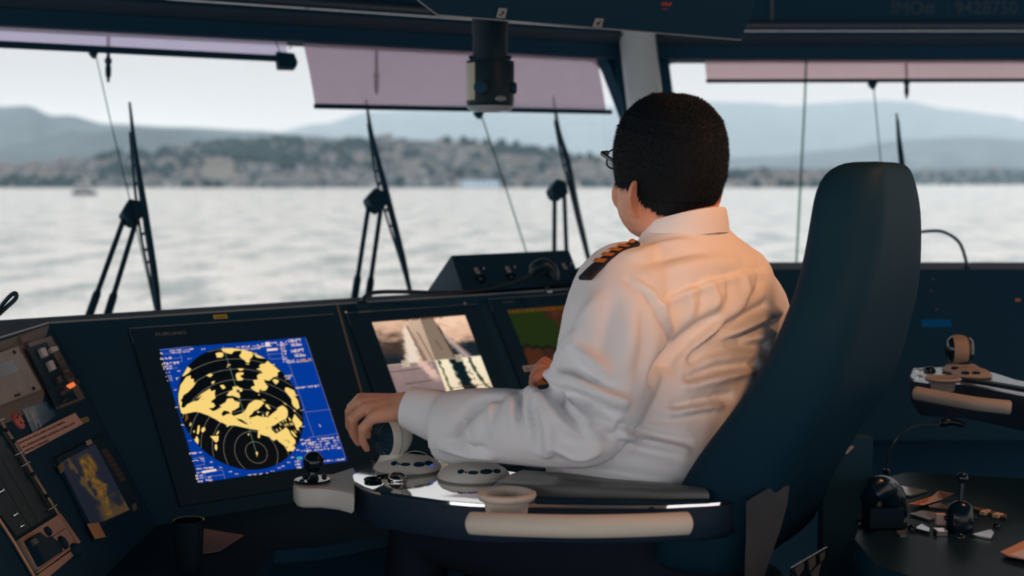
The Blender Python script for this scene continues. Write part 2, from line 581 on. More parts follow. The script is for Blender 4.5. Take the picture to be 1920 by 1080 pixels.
# ferry
D = 1400
k = D / FPX
g = far(158, 366, D); g.z = SEAZ
ferry = thing('ferry_boat', g, 'small passenger ferry crossing the water far off', 'boat')
HULL = mat('ferry_hull', (.008, .012, .016), .6); SUP = mat('ferry_white', (.20, .215, .23), .6)
mb = MB()
Lh = 23 * k; pts = []
for z, f in ((0, .86), (4 * k, .95), (9 * k, 1.0)):
    pts.append([g + V((Lh * f * x, Lh * .22 * y * f, z - 1)) for x, y in ((-1, -.8), (0, -1), (.7, -.9), (1.05, 0), (.7, .9), (0, 1), (-1, .8))])
mb.loft(pts); mb.build('hull', HULL, ferry)
mb = MB(); mb.box(g + V((-2 * k, 0, 13 * k)), (17 * k, 0, 0), (0, 3.4 * k, 0), (0, 0, 4.5 * k)); mb.build('cabin', SUP, ferry)
mb = MB(); mb.box(g + V((-1 * k, 0, 22 * k)), (13 * k, 0, 0), (0, 3 * k, 0), (0, 0, 4 * k)); mb.build('upper_deck', SUP, ferry)
mb = MB(); mb.box(g + V((5 * k, 0, 28 * k)), (4 * k, 0, 0), (0, 2.4 * k, 0), (0, 0, 2.5 * k)); mb.build('wheelhouse', SUP, ferry)
mb = MB(); mb.lathe(g + V((-6 * k, 0, 26 * k)), (0, 0, 1), [(2 * k, 0), (2 * k, 7 * k)], 10); mb.build('funnel', HULL, ferry)
mb = MB(); mb.tube([g + V((4 * k, 0, 30 * k)), g + V((4 * k, 0, 38 * k))], .4 * k, 6); mb.build('mast', HULL, ferry)
for yy, n in ((13, 8), (22, 6)):
    for q in range(n):
        mb = MB(); mb.box(g + V((-2 * k + (q - (n - 1) / 2) * 3.6 * k, -3.5 * k, yy * k)), (1.2 * k, 0, 0), (0, .2, 0), (0, 0, 1.4 * k))
        mb.build('window', HULL, ferry)
# ================================================================ bridge shell
D1 = V((sin(radians(59)), cos(radians(59)), 0)); N1 = V((-D1.y, D1.x, 0))   # port window wall: along, outward
D2 = V((1, 0, 0)); N2 = V((0, 1, 0))                                        # window wall ahead
TK = .4
PC = at(1180, 110, 5.6)
F1 = Frame(PC, D1, (0, 0, 1))                       # room side face of the port wall, origin on the window head line
PC2 = at(1200, 111, 5.62)
F2 = Frame(PC2, D2, (0, 0, 1))
W1 = Frame(PC + N1 * .14, D1, V((0, 0, 1)) + N1 * TK)   # raked glass
W2 = Frame(PC2 + N2 * .14, D2, V((0, 0, 1)) + N2 * TK)
SILL = -1.09
ZC = 2.36

mb = MB(); mb.box((0, 2.2, -.03), (4.6, 0, 0), (0, 4.6, 0), (0, 0, .03)); struct(mb.build('floor', BLK))
mb = MB(); mb.box((0, 1.9, ZC + .04), (4.6, 0, 0), (0, 4.9, 0), (0, 0, .04)); struct(mb.build('ceiling', BLK))


def rounded(u0, u1, v0, v1, r, n=5, shear0=0.0, shear1=0.0):
    """rectangle outline with rounded corners, its sides leaning by shear per unit of v below the top"""
    out = []; cor = [(u1 - r, v1 - r, 0), (u0 + r, v1 - r, 90), (u0 + r, v0 + r, 180), (u1 - r, v0 + r, 270)]
    for cu, cv, a0 in cor:
        for k in range(n + 1):
            a = radians(a0 + 90 * k / n); v = cv + r * sin(a); u = cu + r * cos(a)
            sh = shear0 if a0 in (90, 180) else shear1
            out.append((u + sh * (v1 - v), v))
    return out


def window(F, W, n, u0, u1, s0, s1, side):
    top = .0; r = .05
    inner = rounded(u0, u1, SILL, top, r, 5, s0, s1)
    outer = []
    for k, (u, v) in enumerate(inner):
        q = k // 6
        sh = s0 if q in (1, 2) else s1
        uu = (u0 - .07 if q in (1, 2) else u1 + .07); vv = (top + .06 if q < 2 else SILL - .06)
        outer.append((uu + sh * (top - vv), vv))
    mb = MB(); mb.ring([W.p(u, v, .05) for u, v in outer], [W.p(u, v, .05) for u, v in inner], W.n * -.06)
    o = mb.build('window_%d' % n, BLK, loc=W.p((u0 + u1) / 2, SILL, 0)); struct(o)
    mb = MB(); mb.prism([W.p(u + (.02 if u > (u0 + u1) / 2 else -.02), v, .0) for u, v in inner], W.n * -.006)
    g = mb.build('window_pane', GLASS, o, smooth=0)
    return o


uT = W1.uv(1122, 108)[0]; uB, vB = W1.uv(1166, 225)
window(F1, W1, 1, -3.6, uT, 0, (uB - uT) / -vB, 1)
uT2 = W2.uv(1243, 111)[0]; uB2, vB2 = W2.uv(1258, 190)
window(F2, W2, 2, uT2, 2.9, (uB2 - uT2) / -vB2, 0, 0)

# cladding over the windows: dark head frame, paler band, rail, board
def header(F, u0, u1, side):
    mb = MB(); mb.fbox(F, u0, u1, 0, .054, -.2, 0); struct(mb.build('wall_%s' % side, BLK, loc=F.p(0, 0, 0), bevel=.004))
    mb = MB(); mb.prism([F.p(u0, .054, -.02), F.p(u0, .054, .02), F.p(u0, .088, .07), F.p(u0, .088, -.02)], F.u * (u1 - u0)); struct(mb.build('trim_%d' % (1 if side == 'left' else 4), GREYP2))
    mb = MB(); mb.fbox(F, u0, u1, .088, .104, -.1, .05); struct(mb.build('trim_%d' % (2 if side == 'left' else 5), BLK))
    mb = MB(); mb.tube([F.p(u0, .124, .06), F.p(u1, .124, .06)], .02, 14); struct(mb.build('trim_%d' % (3 if side == 'left' else 6), RAILM))
    mb = MB(); mb.fbox(F, u0, u1, .146, ZC - F.o.z, -.06, .04); struct(mb.build('wall_%s' % ('left_upper' if side == 'left' else 'front_upper'), BLK))


GREYP2 = mat('header_band_lit', (.035, .055, .08), .6, spec=.3)  # lighter grey puts the window light into the band's colour
RAILM = mat('rail_paint', (.03, .05, .075), .35, spec=.5)
header(F1, -3.8, .02, 'left')
header(F2, -.02, 3.0, 'front')
# below the sills
mb = MB(); mb.prism([W1.p(-3.8, SILL - .05, .06), W1.p(.28, SILL - .05, .06), W1.p(.28, SILL - .05, .06) - V((0, 0, 2)), W1.p(-3.8, SILL - .05, .06) - V((0, 0, 2))], N1 * .08)
for i, p in enumerate(mb.v): mb.v[i] = V((p.x, p.y, max(p.z, -.02)))
struct(mb.build('wall_left_lower', BLK))
mb = MB(); mb.prism([W2.p(-.1, SILL - .05, .06), W2.p(3.0, SILL - .05, .06), W2.p(3.0, SILL - .05, .06) - V((0, 0, 2)), W2.p(-.1, SILL - .05, .06) - V((0, 0, 2))], N2 * .08)
for i, p in enumerate(mb.v): mb.v[i] = V((p.x, p.y, max(p.z, -.02)))
struct(mb.build('wall_front_lower', BLK))
# corner pillar
PIL = mat('pillar_paint', (.46, .54, .57), .35, spec=.5)
mb = MB(); mb.tube([at(1186, -30, 5.56), at(1197, 90, 5.53), at(1226, 330, 5.35), at(1262, 560, 5.2)], .07, 24)
struct(mb.build('trim_7', PIL, loc=at(1262, 560, 5.2)))
mb = MB()
mb.prism([at(1146, 80, 5.66), at(1250, 80, 5.7), at(1305, 520, 5.5), at(1226, 520, 5.4)], (0, .1, 0))
struct(mb.build('trim_8', BLK))
mb = MB(); mb.tube([at(1226, 100, 5.56), at(1240, 186, 5.5), at(1285, 500, 5.3)], .006, 8); struct(mb.build('trim_9', mat('brass_strip', (.45, .33, .28), .4)))

# ---------------------------------------------------------------- blinds
def filmmat(name, tcol, dcol):
    m = bpy.data.materials.new(name); m.use_nodes = True
    nt = m.node_tree; nt.nodes.clear()
    t = nt.nodes.new('ShaderNodeBsdfTransparent'); t.inputs[0].default_value = (*tcol, 1)
    d = nt.nodes.new('ShaderNodeBsdfTranslucent'); d.inputs[0].default_value = (*dcol, 1)
    tx = nt.nodes.new('ShaderNodeTexNoise'); tx.inputs['Scale'].default_value = 5; tx.inputs['Detail'].default_value = 4
    tc = nt.nodes.new('ShaderNodeTexCoord'); nt.links.new(tc.outputs['Object'], tx.inputs['Vector'])
    mr = nt.nodes.new('ShaderNodeMapRange'); mr.inputs['To Min'].default_value = .42; mr.inputs['To Max'].default_value = .62
    nt.links.new(tx.outputs['Fac'], mr.inputs['Value'])
    mx = nt.nodes.new('ShaderNodeMixShader'); nt.links.new(mr.outputs[0], mx.inputs[0])
    nt.links.new(t.outputs[0], mx.inputs[1]); nt.links.new(d.outputs[0], mx.inputs[2])
    o = nt.nodes.new('ShaderNodeOutputMaterial'); nt.links.new(mx.outputs[0], o.inputs[0])
    return m


CORD = glassmat('clear_cord', (.50, .58, .55), .05)
FILM1 = filmmat('lavender_film', (.62, .57, .76), (.85, .74, .95))
FILM2 = filmmat('mauve_film', (.40, .33, .40), (.47, .36, .43))
FILM3 = filmmat('rose_film', (.62, .46, .49), (.60, .42, .44))


def blind(label, W, film, poly, bar, barr, clip, cords, cap=None, top=None):
    wv = .055
    P = lambda q, dw=0: W.px(q[0], q[1], wv + dw)
    r = thing('window_blind', P(bar[0]) * .5 + P(bar[1]) * .5, label, 'blind', 'sun blinds')
    mb = MB()
    # the film bows a little, so it is built as a bent sheet with thickness
    A, B, C, E = [P(q) for q in poly]
    rows = []
    for i in range(9):
        t = i / 8
        rows.append([A.lerp(E, t).lerp(B.lerp(C, t), s / 12) + W.n * (.006 * sin(pi * t)) for s in range(13)])
    mb.loft(rows, False, closed=False)
    o = mb.build('blind_film', film, r, smooth=180)
    mb = MB(); mb.tube([P(bar[0]), P(bar[1])], barr, 12); mb.build('bottom_bar', BLK2, r)
    if cap:
        mb = MB(); mb.prism([P(q, .012) for q in cap], W.n * -.03); mb.build('end_cap', BLK2, r, bevel=.003)
    for c in clip:
        mb = MB(); mb.prism([P((c[0] - 9, c[1]), .012), P((c[0] + 9, c[1]), .012), P((c[0] + 4, c[1] + 11), .012), P((c[0] - 3, c[1] + 8), .012)], W.n * -.02); mb.build('cord_clip', BLK2, r)
    for pts, cr in cords:
        mb = MB(); mb.tube([P(q, .01) for q in pts], cr, 6); mb.build('pull_cord', CORD, r)
    return r


blind('lavender film blind rolled nearly up at the left end of the window', W1, FILM1, [(-140, 22), (537, 60), (537, 108), (-140, 76)], [(-140, 76), (545, 111)], .0115, [(177, 95)],
      [([(180, 104), (207, 226), (246, 385), (276, 520), (296, 606)], .0024), ([(512, 66), (525, 98)], .0022)], cap=[(519, 96), (552, 99), (559, 116), (556, 126), (524, 125)])
blind('mauve film blind pulled halfway down behind the hanging periscope', W1, FILM2, [(566, 70), (1114, 92), (1136, 206), (591, 198)], [(590, 199), (1146, 210)], .009, [(900, 209)],
      [([(903, 218), (945, 342), (986, 470), (1012, 560)], .0034)])
blind('rose film blind rolled nearly up above the chair headrest', W2, FILM3, [(1318, 96), (2060, 96), (2060, 149), (1325, 151)], [(1324, 152), (2060, 150)], .0075, [(1637, 154)],
      [([(1638, 162), (1652, 310), (1664, 450)], .0032), ([(1512, 100), (1509, 190), (1497, 420), (1492, 520)], .0052)])


# ---------------------------------------------------------------- washer nozzles and wipers outside the glass
def nozzle(W, x, y0, yb, y1, label, dx=0):
    P = lambda a, b: W.px(a, b, -.12)
    r = thing('washer_nozzle', P(x, y0), label, 'washer nozzle', 'window washer nozzles')
    mb = MB(); mb.tube([P(x, y0 - 40), P(x + dx, yb)], .006, 8); mb.build('pipe', BLK2, r)
    mb = MB(); d = (P(x + dx, y1) - P(x + dx, yb)); Lh = d.length
    mb.lathe(P(x + dx, yb), d, [(.006, 0), (.012, Lh * .08), (.012, Lh * .2), (.007, Lh * .3), (.010, Lh * .42), (.009, Lh * .78), (.005, Lh * .8), (.005, Lh)], 12); mb.build('jet_head', BLK2, r)


nozzle(W1, 203, 55, 108, 153, 'thin pipe nozzle hanging outside through the lavender blind')
nozzle(W1, 706, 85, 135, 176, 'nozzle silhouette seen through the mauve blind')
nozzle(W2, 1698, 112, 152, 184, 'nozzle pipe hanging outside by the rose blind, above headrest', 2)


def wiper(W, A, B, hub, arms, thick, label):
    P = lambda q, dw=-.05: W.px(q[0], q[1], dw)
    r = thing('window_wiper', P(arms[0][0]) if arms else P(B[-1]), label, 'windscreen wiper', 'window wipers')
    b = catmull([P(q, -.04) for q in B], 6)
    mb = MB(); n = len(b)
    mb.tube(b, [lerp(.004, .012, min(1, i / n * 2.2)) if i < n * .8 else lerp(.012, .006, (i / n - .8) * 5) for i in range(n)], 8); mb.build('blade', BLK2, r)
    a = catmull([P(q, -.06) for q in A], 6)
    mb = MB(); mb.tube(a, .0045, 8)
    na = len(a)
    for i in range(2, na - 1, 2):
        j = min(range(n), key=lambda q: (b[q] - a[i]).length)
        mb.tube([a[i], b[j]], .005, 6)
    mb.build('blade_carrier', BLK2, r)
    if hub:
        mb = MB(); mb.prism([P(q, -.035) for q in hub], W.n * -.05); mb.build('pivot_head', BLK2, r, bevel=.006)
    for p, q in arms:
        mb = MB(); p0 = P(p, -.06); p1 = P(q, -.06); f = thick
        mb.lathe(p0, p1 - p0, [(.013, 0), (.013, (p1 - p0).length * f), (.0085, (p1 - p0).length * (f + .03)), (.0085, (p1 - p0).length)], 10); mb.build('arm', BLK2, r)


wiper(W1, [(244, 248), (252, 345), (264, 440), (280, 520), (298, 612)], [(243, 192), (254, 285), (272, 400), (288, 505), (301, 612)], [(228, 397), (243, 371), (262, 376), (269, 402), (251, 420), (240, 414)],
      [((162, 606), (236, 400)), ((197, 606), (256, 412))], .26, 'wiper left of the radar screen, below the lavender blind')
wiper(W1, [(690, 232), (703, 322), (722, 398), (748, 480), (772, 560)], [(686, 186), (698, 258), (722, 352), (748, 455), (772, 560)], [(689, 368), (704, 351), (721, 357), (728, 382), (713, 395), (696, 386)],
      [((660, 590), (692, 381)), ((686, 590), (714, 392))], .32, 'middle wiper rising behind the camera monitor')
wiper(W1, [(1040, 226), (1052, 292), (1066, 345), (1084, 420), (1112, 525)], [(1037, 181), (1048, 246), (1066, 310), (1084, 402), (1113, 525)], [(1034, 352), (1045, 334), (1062, 339), (1067, 362), (1052, 373), (1040, 366)],
      [((1039, 520), (1040, 362)), ((1064, 520), (1058, 366))], .2, 'wiper behind the black switch box, beside captain face')
wiper(W2, [(1684, 226), (1692, 300), (1706, 400)], [(1681, 213), (1689, 290), (1704, 400)], None, [], .2, 'wiper tip rising behind the chair headrest')

# ledge humps outside under the glass
mb = MB(); q = [W1.px(a, b, .03) for a, b in ((20, 640), (60, 606), (268, 591), (278, 640))]; mb.prism(q, N1 * .12); struct(mb.build('trim_10', BLK))
mb = MB(); q = [W1.px(a, b, .03) for a, b in ((590, 640), (600, 570), (770, 561), (820, 640))]; mb.prism(q, N1 * .12); struct(mb.build('trim_11', BLK))

# ---------------------------------------------------------------- overhead console, periscope, sign
A = at(820, 28, 3.53); B = at(1390, 75, 4.15)
uo = (B - A).normalized(); no = V((uo.y, -uo.x, 0))
FO = Frame(A, uo, V((0, 0, .55)) + no * .8)
oh = thing('overhead_console', A.lerp(B, .5), 'dark overhead instrument panel with numbered tags and red digits', 'overhead panel')
poly = [FO.px(x, y) for x, y in ((820, 28), (1390, 75), (1406, 34), (1440, -90), (690, -110), (783, 0))]
mb = MB(); mb.prism(poly, V((0, 0, .16)) - no * .02); mb.build('panel_housing', BLK, oh, bevel=.003)
EDGE = mat('edge_highlight', (.25, .30, .33), .4)  # pale colour painting the highlight along edges
mb = MB(); mb.tube([poly[5], poly[0], poly[1]], .0016, 6); mb.build('edge_glint', EDGE, oh)
LABW = mat('label_white', (.30, .33, .34), .7)
for s, x, y, hgt in (('3', 940, 24, 16), ('4', 1121, 42, 14)):
    q = [FO.px(a, b, .002) for a, b in ((x - 10, y + hgt * .55), (x + 7, y + hgt * .6), (x + 11, y - hgt * .5), (x - 5, y - hgt * .55))]
    mb = MB(); mb.prism(q, FO.n * .001)
    c = sum(q, V()) / 4; u_, v_ = (c - FO.o).dot(FO.u), (c - FO.o).dot(FO.v)
    put_text(mb, FO, u_, v_ - .0085, s, .025, 1, .0036, 'CENTER', .04)
    mb.build('number_tag', [LABW, INK], oh)
LEDR = emat('red_digits', srgb(200, 70, 40), .55)
mb = MB(); put_text(mb, FO, *FO.uv(1236, 8), '120.8', .017, 0, .002); put_text(mb, FO, *FO.uv(1240, 16), '...:..', .017, 0, .002)
mb.build('led_display', LEDR, oh)
# periscope
pz = 3.95
axis = lambda y: at(919, y, pz)
ps = thing('compass_periscope', axis(30) + V((0, 0, .1)), 'black metal periscope tube hanging in front of the mauve blind', 'periscope')
GUN = mat('gun_metal', (.006, .018, .026), .4, metal=.0, spec=.08)
k = pz / FPX
ax = axis(30); dz = lambda y: (y - 30) * k
down = V((0, 0, -1))
mb = MB(); mb.lathe(ax + V((0, 0, .3)), down, [(34 * k, 0), (34 * k, .3 + dz(60)), (33 * k, .3 + dz(62)), (33 * k, .3 + dz(116))], 32); mb.build('tube', mat('periscope_black', (.003, .014, .024), .5, spec=.1), ps)
mb = MB(); mb.lathe(ax, down, [(20 * k, dz(114)), (44 * k, dz(114)), (45 * k, dz(117)), (45 * k, dz(190)), (43 * k, dz(199)), (36 * k, dz(206)), (20 * k, dz(209))], 40); mb.build('viewing_head', GUN, ps)
mb = MB(); mb.lathe(ax, down, [(43.5 * k, dz(198)), (44.5 * k, dz(200)), (37 * k, dz(207.5)), (30 * k, dz(208))], 40); mb.build('bottom_rim', EDGE, ps)
mb = MB(); rows_ = []
for yy in (119, 150, 188):
    rows_.append([ax + down * dz(yy) + V((cos(a), sin(a), 0)) * (45.5 * k) for a in [radians(q) for q in range(182, 233, 5)]])
mb.loft(rows_, False, closed=False); mb.build('side_reflection', mat('head_reflection', (.26, .26, .19), .35, spec=.6), ps)  # pale strip painting the reflection on the left of the head
for sx in (-1, 1):
    mb = MB(); c = ax + V((sx * 36 * k, -.01, -dz(108))); mb.ball(c, 4.5 * k, 6); mb.build('clamp_screw', BLK2, ps)
mb = MB(); c = ax + V((46 * k, -.02, -dz(165))); mb.lathe(c - V((.012, 0, 0)), (1, 0, 0), [(9 * k, 0), (11 * k, .004), (11 * k, .014), (8 * k, .018)], 14); mb.build('knob', BLK2, ps)
mb = MB(); c = ax + V((-14 * k, -44 * k, -dz(166))); mb.lathe(c, V((-.3, -1, 0)), [(13 * k, 0), (14 * k, .006), (13 * k, .018), (9 * k, .02)], 16); mb.build('knob', BLK2, ps)
mb = MB(); mb.ball(ax + V((20 * k, -42 * k, -dz(186))), (11 * k, 5 * k, 6 * k), 8); mb.build('lens', mat('lens_glass', (.12, .15, .16), .1, spec=.7), ps)
# loose cable at the window head
mb = MB(); mb.tube(catmull([at(700, -25, 4.9), at(635, 3, 4.9), at(577, 14, 4.9), at(578, 32, 4.92), at(572, 55, 4.95), at(556, 76, 5.0), at(542, 92, 5.02)], 8), .0022, 8)
tag(mb.build('loose_cable', mat('grey_cable', (.10, .13, .15), .6)), 'thin grey cable dangling down to the lavender blind end', 'cable')
# sign
F2s = Frame(F2.p(0, 0, .041), D2, (0, 0, 1))
mb = MB()
u0, v0 = F2s.uv(1447, 41)
mb.fbox(F2s, u0 - .006, u0 + .006, .147, .34, 0, .004); tag(mb.build('conduit_strip', mat('conduit_paint', (.05, .07, .09), .6)), 'thin vertical strip on the board left of ship number', 'conduit')
su, sv = F2s.uv(1670, 26)
sg = thing('ship_number_sign', F2s.p(su, sv), 'dim grey ship number lettering on the board above right window', 'sign')
mb = MB(); put_text(mb, F2s, su, sv, 'IMO#', .072, 0, .001, sx=.98); mb.build('lettering', mat('lettering_grey', (.022, .045, .070), .6), sg); mb = MB(); put_text(mb, F2s, F2s.uv(1775, 26)[0], sv, ':', .072, 0, .001); mb.build('lettering', MATS['lettering_grey'], sg); mb = MB(); put_text(mb, F2s, F2s.uv(1790, 26)[0], sv, '9428750', .072, 0, .001, sx=.98)
mb.build('lettering', mat('lettering_grey', (.022, .045, .070), .6), sg)
# ================================================================ consoles
YA, TI = .6968, .5739
SC = V((-.634, 3.4656, -.5536 + 1.5))
au = V((cos(YA), sin(YA), 0)); ah = V((sin(YA), -cos(YA), 0))
FR = Frame(SC, au, V((0, 0, cos(TI))) - ah * sin(TI))       # slanted panel ahead of the chair
C0 = FR.p(-.453, .268)
TL_ = .56
FL = Frame(C0, V((.0, 1, 0)), V((-sin(TL_), 0, cos(TL_))))  # slanted panel of the port wing
LEDGE = .73
md = FR.n.cross(FL.n).normalized()
if md.z > 0: md = -md
MI = C0 + md * ((LEDGE - .2 - C0.z) / md.z)                 # lower end of the mitre
cons = thing('control_console', FR.p(.3, -.3) - V((0, 0, .7)), 'dark wraparound bridge console under the front windows', 'console')
SPECK = mat('lit_speckled_grey', (.15, .155, .15), .7, spec=.3, bump=.3, bscale=900, var=.35, vscale=700)


def zpt(F, u, z):
    return F.p(u, (z - F.o.z) / F.v.z)


mb = MB(); UE = 1.32
mb.prism([C0, FR.p(UE, .268), zpt(FR, UE, LEDGE - .2), MI], FR.n * -.03)
mb.build('slanted_panel', BLK, cons, bevel=.002)
mb = MB(); mb.prism([C0, MI, zpt(FL, -1.7, LEDGE - .2), FL.p(-1.7, 0)], FL.n * -.03)
mb.build('wing_panel', BLK, cons, bevel=.002)  # dark paint stands in for the shaded rest of the wing
mb = MB(); mb.prism([FL.px(*q, .0003) for q in ((-80, 668), (92, 609.5), (86, 630), (62, 645), (84, 736), (78, 758), (30, 786), (-80, 830))], FL.n * .0012); mb.build('lit_paint_patch', SPECK, cons)  # speckled paint kept to this shape: a painted patch of window light
# top and back
mb = MB(); bk = -ah * .16
mb.prism([C0, FR.p(UE, .268), FR.p(UE, .268) + bk, C0 + bk * .6 - V((.08, 0, 0)), FL.p(-1.7, 0) - V((.14, 0, 0)), FL.p(-1.7, 0)], (0, 0, -.05))
mb.build('top_shelf', BLK, cons)
mb = MB(); mb.prism([C0 + bk * .6 - V((.06, 0, .05)), FR.p(UE, .268) + bk - V((0, 0, .05)), V((*(FR.p(UE, .268) + bk).xy, 0)), V((*(C0 + bk * .6 - V((.06, 0, 0))).xy, 0))], ah * .02)
mb.build('back_panel', BLK, cons)
lb = zpt(FR, 0, LEDGE)
mb = MB(); l0 = zpt(FR, UE, LEDGE); l1 = C0 + md * ((LEDGE - C0.z) / md.z); l2 = zpt(FL, -1.2, LEDGE)
mb.prism([l0, l1, l2, l2 + V((.30, 0, 0)), l1 + V((.30, -.22, 0)), l1 + ah * .40 + au * .18, l0 + ah * .40], (0, 0, -.03))
mb.build('desk_ledge', BLK, cons, bevel=.004)
mb = MB(); mb.prism([V((*(l0 + ah * .06).xy, LEDGE - .04)), V((*(l1 + ah * .06).xy, LEDGE - .04)), V((*(l1 + ah * .06).xy, 0)), V((*(l0 + ah * .06).xy, 0))], ah * -.02)
mb.build('kick_panel', BLK, cons)
mb = MB(); mb.tube([FR.p(-.45, .269), FR.p(UE, .269)], .0022, 6); mb.tube([FL.p(0, .001), FL.p(-1.7, .001)], .0022, 6)
mb.build('edge_glint', EDGE, cons)  # painted highlight along the console top edges
SEAM = mat('panel_seam', (.14, .13, .12), .6)
mb = MB(); mb.prism([FR.px(630, 572, .001), FR.px(634, 572, .001), FR.px(683, 748, .001), FR.px(679, 748, .001)], FR.n * .001); mb.build('panel_seam', SEAM, cons)
for x, y in ((648, 584), (871, 568)):
    mb = MB(); mb.lathe(FR.px(x, y), FR.n, [(.005, 0), (.005, .0015), (.003, .0025)], 10); mb.build('screw', STEEL, cons)
YEL = mat('yellow_tag', (.55, .40, .06), .6)
for x, y in ((413, 594), (684, 587.5)):
    u, v = FR.uv(x, y); mb = MB(); mb.fbox(FR, u - .019, u + .019, v - .0055, v + .0055, 0, .0012)
    for k in range(7): mb.fbox(FR, u - .013 + k * .004, u - .0105 + k * .004, v - .0028, v + .0024 - (k % 3) * .001, .0012, .0016, 1)
    tag(mb.build('caution_tag', [YEL, INK]), 'yellow tag on console edge above the radar screen' if x < 500 else 'yellow tag on console edge above the camera monitor', 'tag')

# ---------------------------------------------------------------- lit screens
S_BLUE = emat('screen_blue', srgb(4, 56, 150)); S_YEL = emat('screen_yellow', srgb(248, 212, 122)); S_WHT = emat('screen_white', srgb(236, 214, 206))
S_GRY = emat('screen_line', srgb(150, 150, 168)); S_RING = emat('screen_ring', srgb(190, 182, 165)); S_TEAL = emat('screen_teal', srgb(70, 160, 165)); S_GRN = emat('screen_heading', srgb(120, 160, 140))
S_ORG = emat('screen_orange', srgb(232, 178, 90)); S_BRN = emat('screen_faint_echo', srgb(120, 72, 30))
S_DARK = mat('screen_dark', (.003, .018, .034), .4, spec=.1)


def monitor(name, F, u0, u1, v0, v1, label, logo=None):
    r = thing(name, F.p((u0 + u1) / 2, v0, 0), label, 'monitor')
    mb = MB(); mb.fbox(F, u0, u1, v0, v1, 0, .006); mb.build('bezel', BLK2, r, bevel=.002)
    mb = MB(); mb.tube([F.p(u0, v1 - .04, .006), F.p(u0, v1, .006), F.p(u1, v1, .006)], .0007, 5); mb.build('bezel_glint', EDGE, r)
    if logo:
        x, y, sz, s = logo; u, v = F.uv(x, y); mb = MB(); put_text(mb, F, u, v, s, sz, 0, .0066, sx=1.75, fatten=.018); mb.build('logo', mat('logo_grey', (.16, .18, .19), .5), r)
    return r


rad = monitor('radar_display', FR, -.266, .312, -.225, .237, 'large radar monitor with blue screen and yellow echoes', (290, 632.5, .0115, 'FURUNO'))
W0 = .0064
mb = MB()
P4 = lambda x, y, w=0: FR.px(x, y, W0 + w)
mb.poly([FR.p(-.204, -.1757, W0), FR.p(.204, -.1757, W0), FR.p(.204, .1757, W0), FR.p(-.204, .1757, W0)], 0)
# range disc: circle through traced rim points
rim = [FR.uv(*q) for q in ((348.3, 688.9), (339, 779), (380.6, 846.7), (522.8, 698.3), (564.4, 795.6), (480.9, 887.5), (415, 651), (333, 740))]
cx = cy = 0.0; R0 = .13
for _ in range(200):
    gx = gy = gr = 0
    for x, y in rim:
        d = sqrt((x - cx) ** 2 + (y - cy) ** 2); e = d - R0
        gx -= e * (x - cx) / d; gy -= e * (y - cy) / d; gr -= e
    cx -= .3 * gx / 4; cy -= .3 * gy / 4; R0 -= gr * .3 / 8
mb.poly([FR.p(cx + R0 * cos(2 * pi * k / 96), cy + R0 * sin(2 * pi * k / 96), W0 + .0002) for k in range(96)], 1)
ox, oy = FR.uv(478.6, 850.5)
r1 = (V(FR.uv(477, 830.6)) - V((ox, oy))).length
for k in range(1, 11):
    rr = r1 * k; n = 200; t = .00022
    for i in range(n):
        a0, a1 = 2 * pi * i / n, 2 * pi * (i + 1) / n
        p = [(ox + (rr + s) * cos(a), oy + (rr + s) * sin(a)) for a, s in ((a0, -t), (a1, -t), (a1, t), (a0, t))]
        if all((x - cx) ** 2 + (y - cy) ** 2 < (R0 - .0005) ** 2 for x, y in p):
            mb.poly([FR.p(x, y, W0 + .0004) for x, y in p], 4)


def zz(x0, y0, pts, mi, w, s=9.0, clip=True):
    out = []
    for x, y in pts:
        u, v = FR.uv(x0 + x / s, y0 + y / s)
        d = sqrt((u - cx) ** 2 + (v - cy) ** 2)
        if clip and d > R0 - .0004:
            u = cx + (u - cx) * (R0 - .0004) / d; v = cy + (v - cy) * (R0 - .0004) / d
        out.append(FR.p(u, v, W0 + w))
    mb.poly(out, mi)


EA = [[(130, 610), (210, 440), (285, 490), (240, 555), (170, 600)],
      [(75, 880), (100, 760), (200, 620), (275, 595), (275, 655), (325, 655), (330, 730), (370, 710), (310, 800), (230, 880), (150, 935), (130, 990), (95, 1030), (130, 1085), (75, 1085), (65, 960)],
      [(690, 225), (760, 205), (815, 215), (830, 255), (800, 295), (720, 295)],
      [(790, 160), (800, 100), (960, 95), (1130, 125), (1110, 180), (1010, 185), (965, 235), (900, 225), (830, 205)],
      [(1120, 170), (1200, 155), (1290, 190), (1330, 250), (1300, 300), (1270, 320), (1270, 375), (1220, 385), (1190, 350), (1110, 290), (1095, 260), (1130, 215)],
      [(1110, 120), (1290, 190), (1440, 265), (1530, 300), (1440, 305), (1380, 290), (1340, 230), (1200, 160)],
      [(695, 120), (800, 100), (780, 128)], [(885, 415), (940, 405), (950, 418), (905, 430)], [(875, 450), (915, 440), (900, 460)],
      [(1060, 480), (1170, 478), (1150, 510), (1105, 520)],
      [(1060, 550), (1165, 545), (1165, 580), (1110, 600), (1125, 630), (1165, 650), (1140, 680), (1060, 685), (1045, 640), (1030, 590)],
      [(535, 595), (610, 560), (650, 590), (600, 630)], [(620, 715), (670, 685), (682, 705), (640, 748)], [(770, 760), (830, 755), (865, 805), (820, 830), (785, 800)],
      [(980, 790), (1060, 775), (1110, 810), (1150, 820), (1140, 870), (1105, 870), (1080, 825), (1045, 850), (1050, 880), (1090, 890), (1110, 960), (1090, 978), (980, 940), (920, 945), (875, 930), (905, 905), (920, 870), (985, 845)],
      [(1195, 402), (1262, 400), (1250, 418)]]
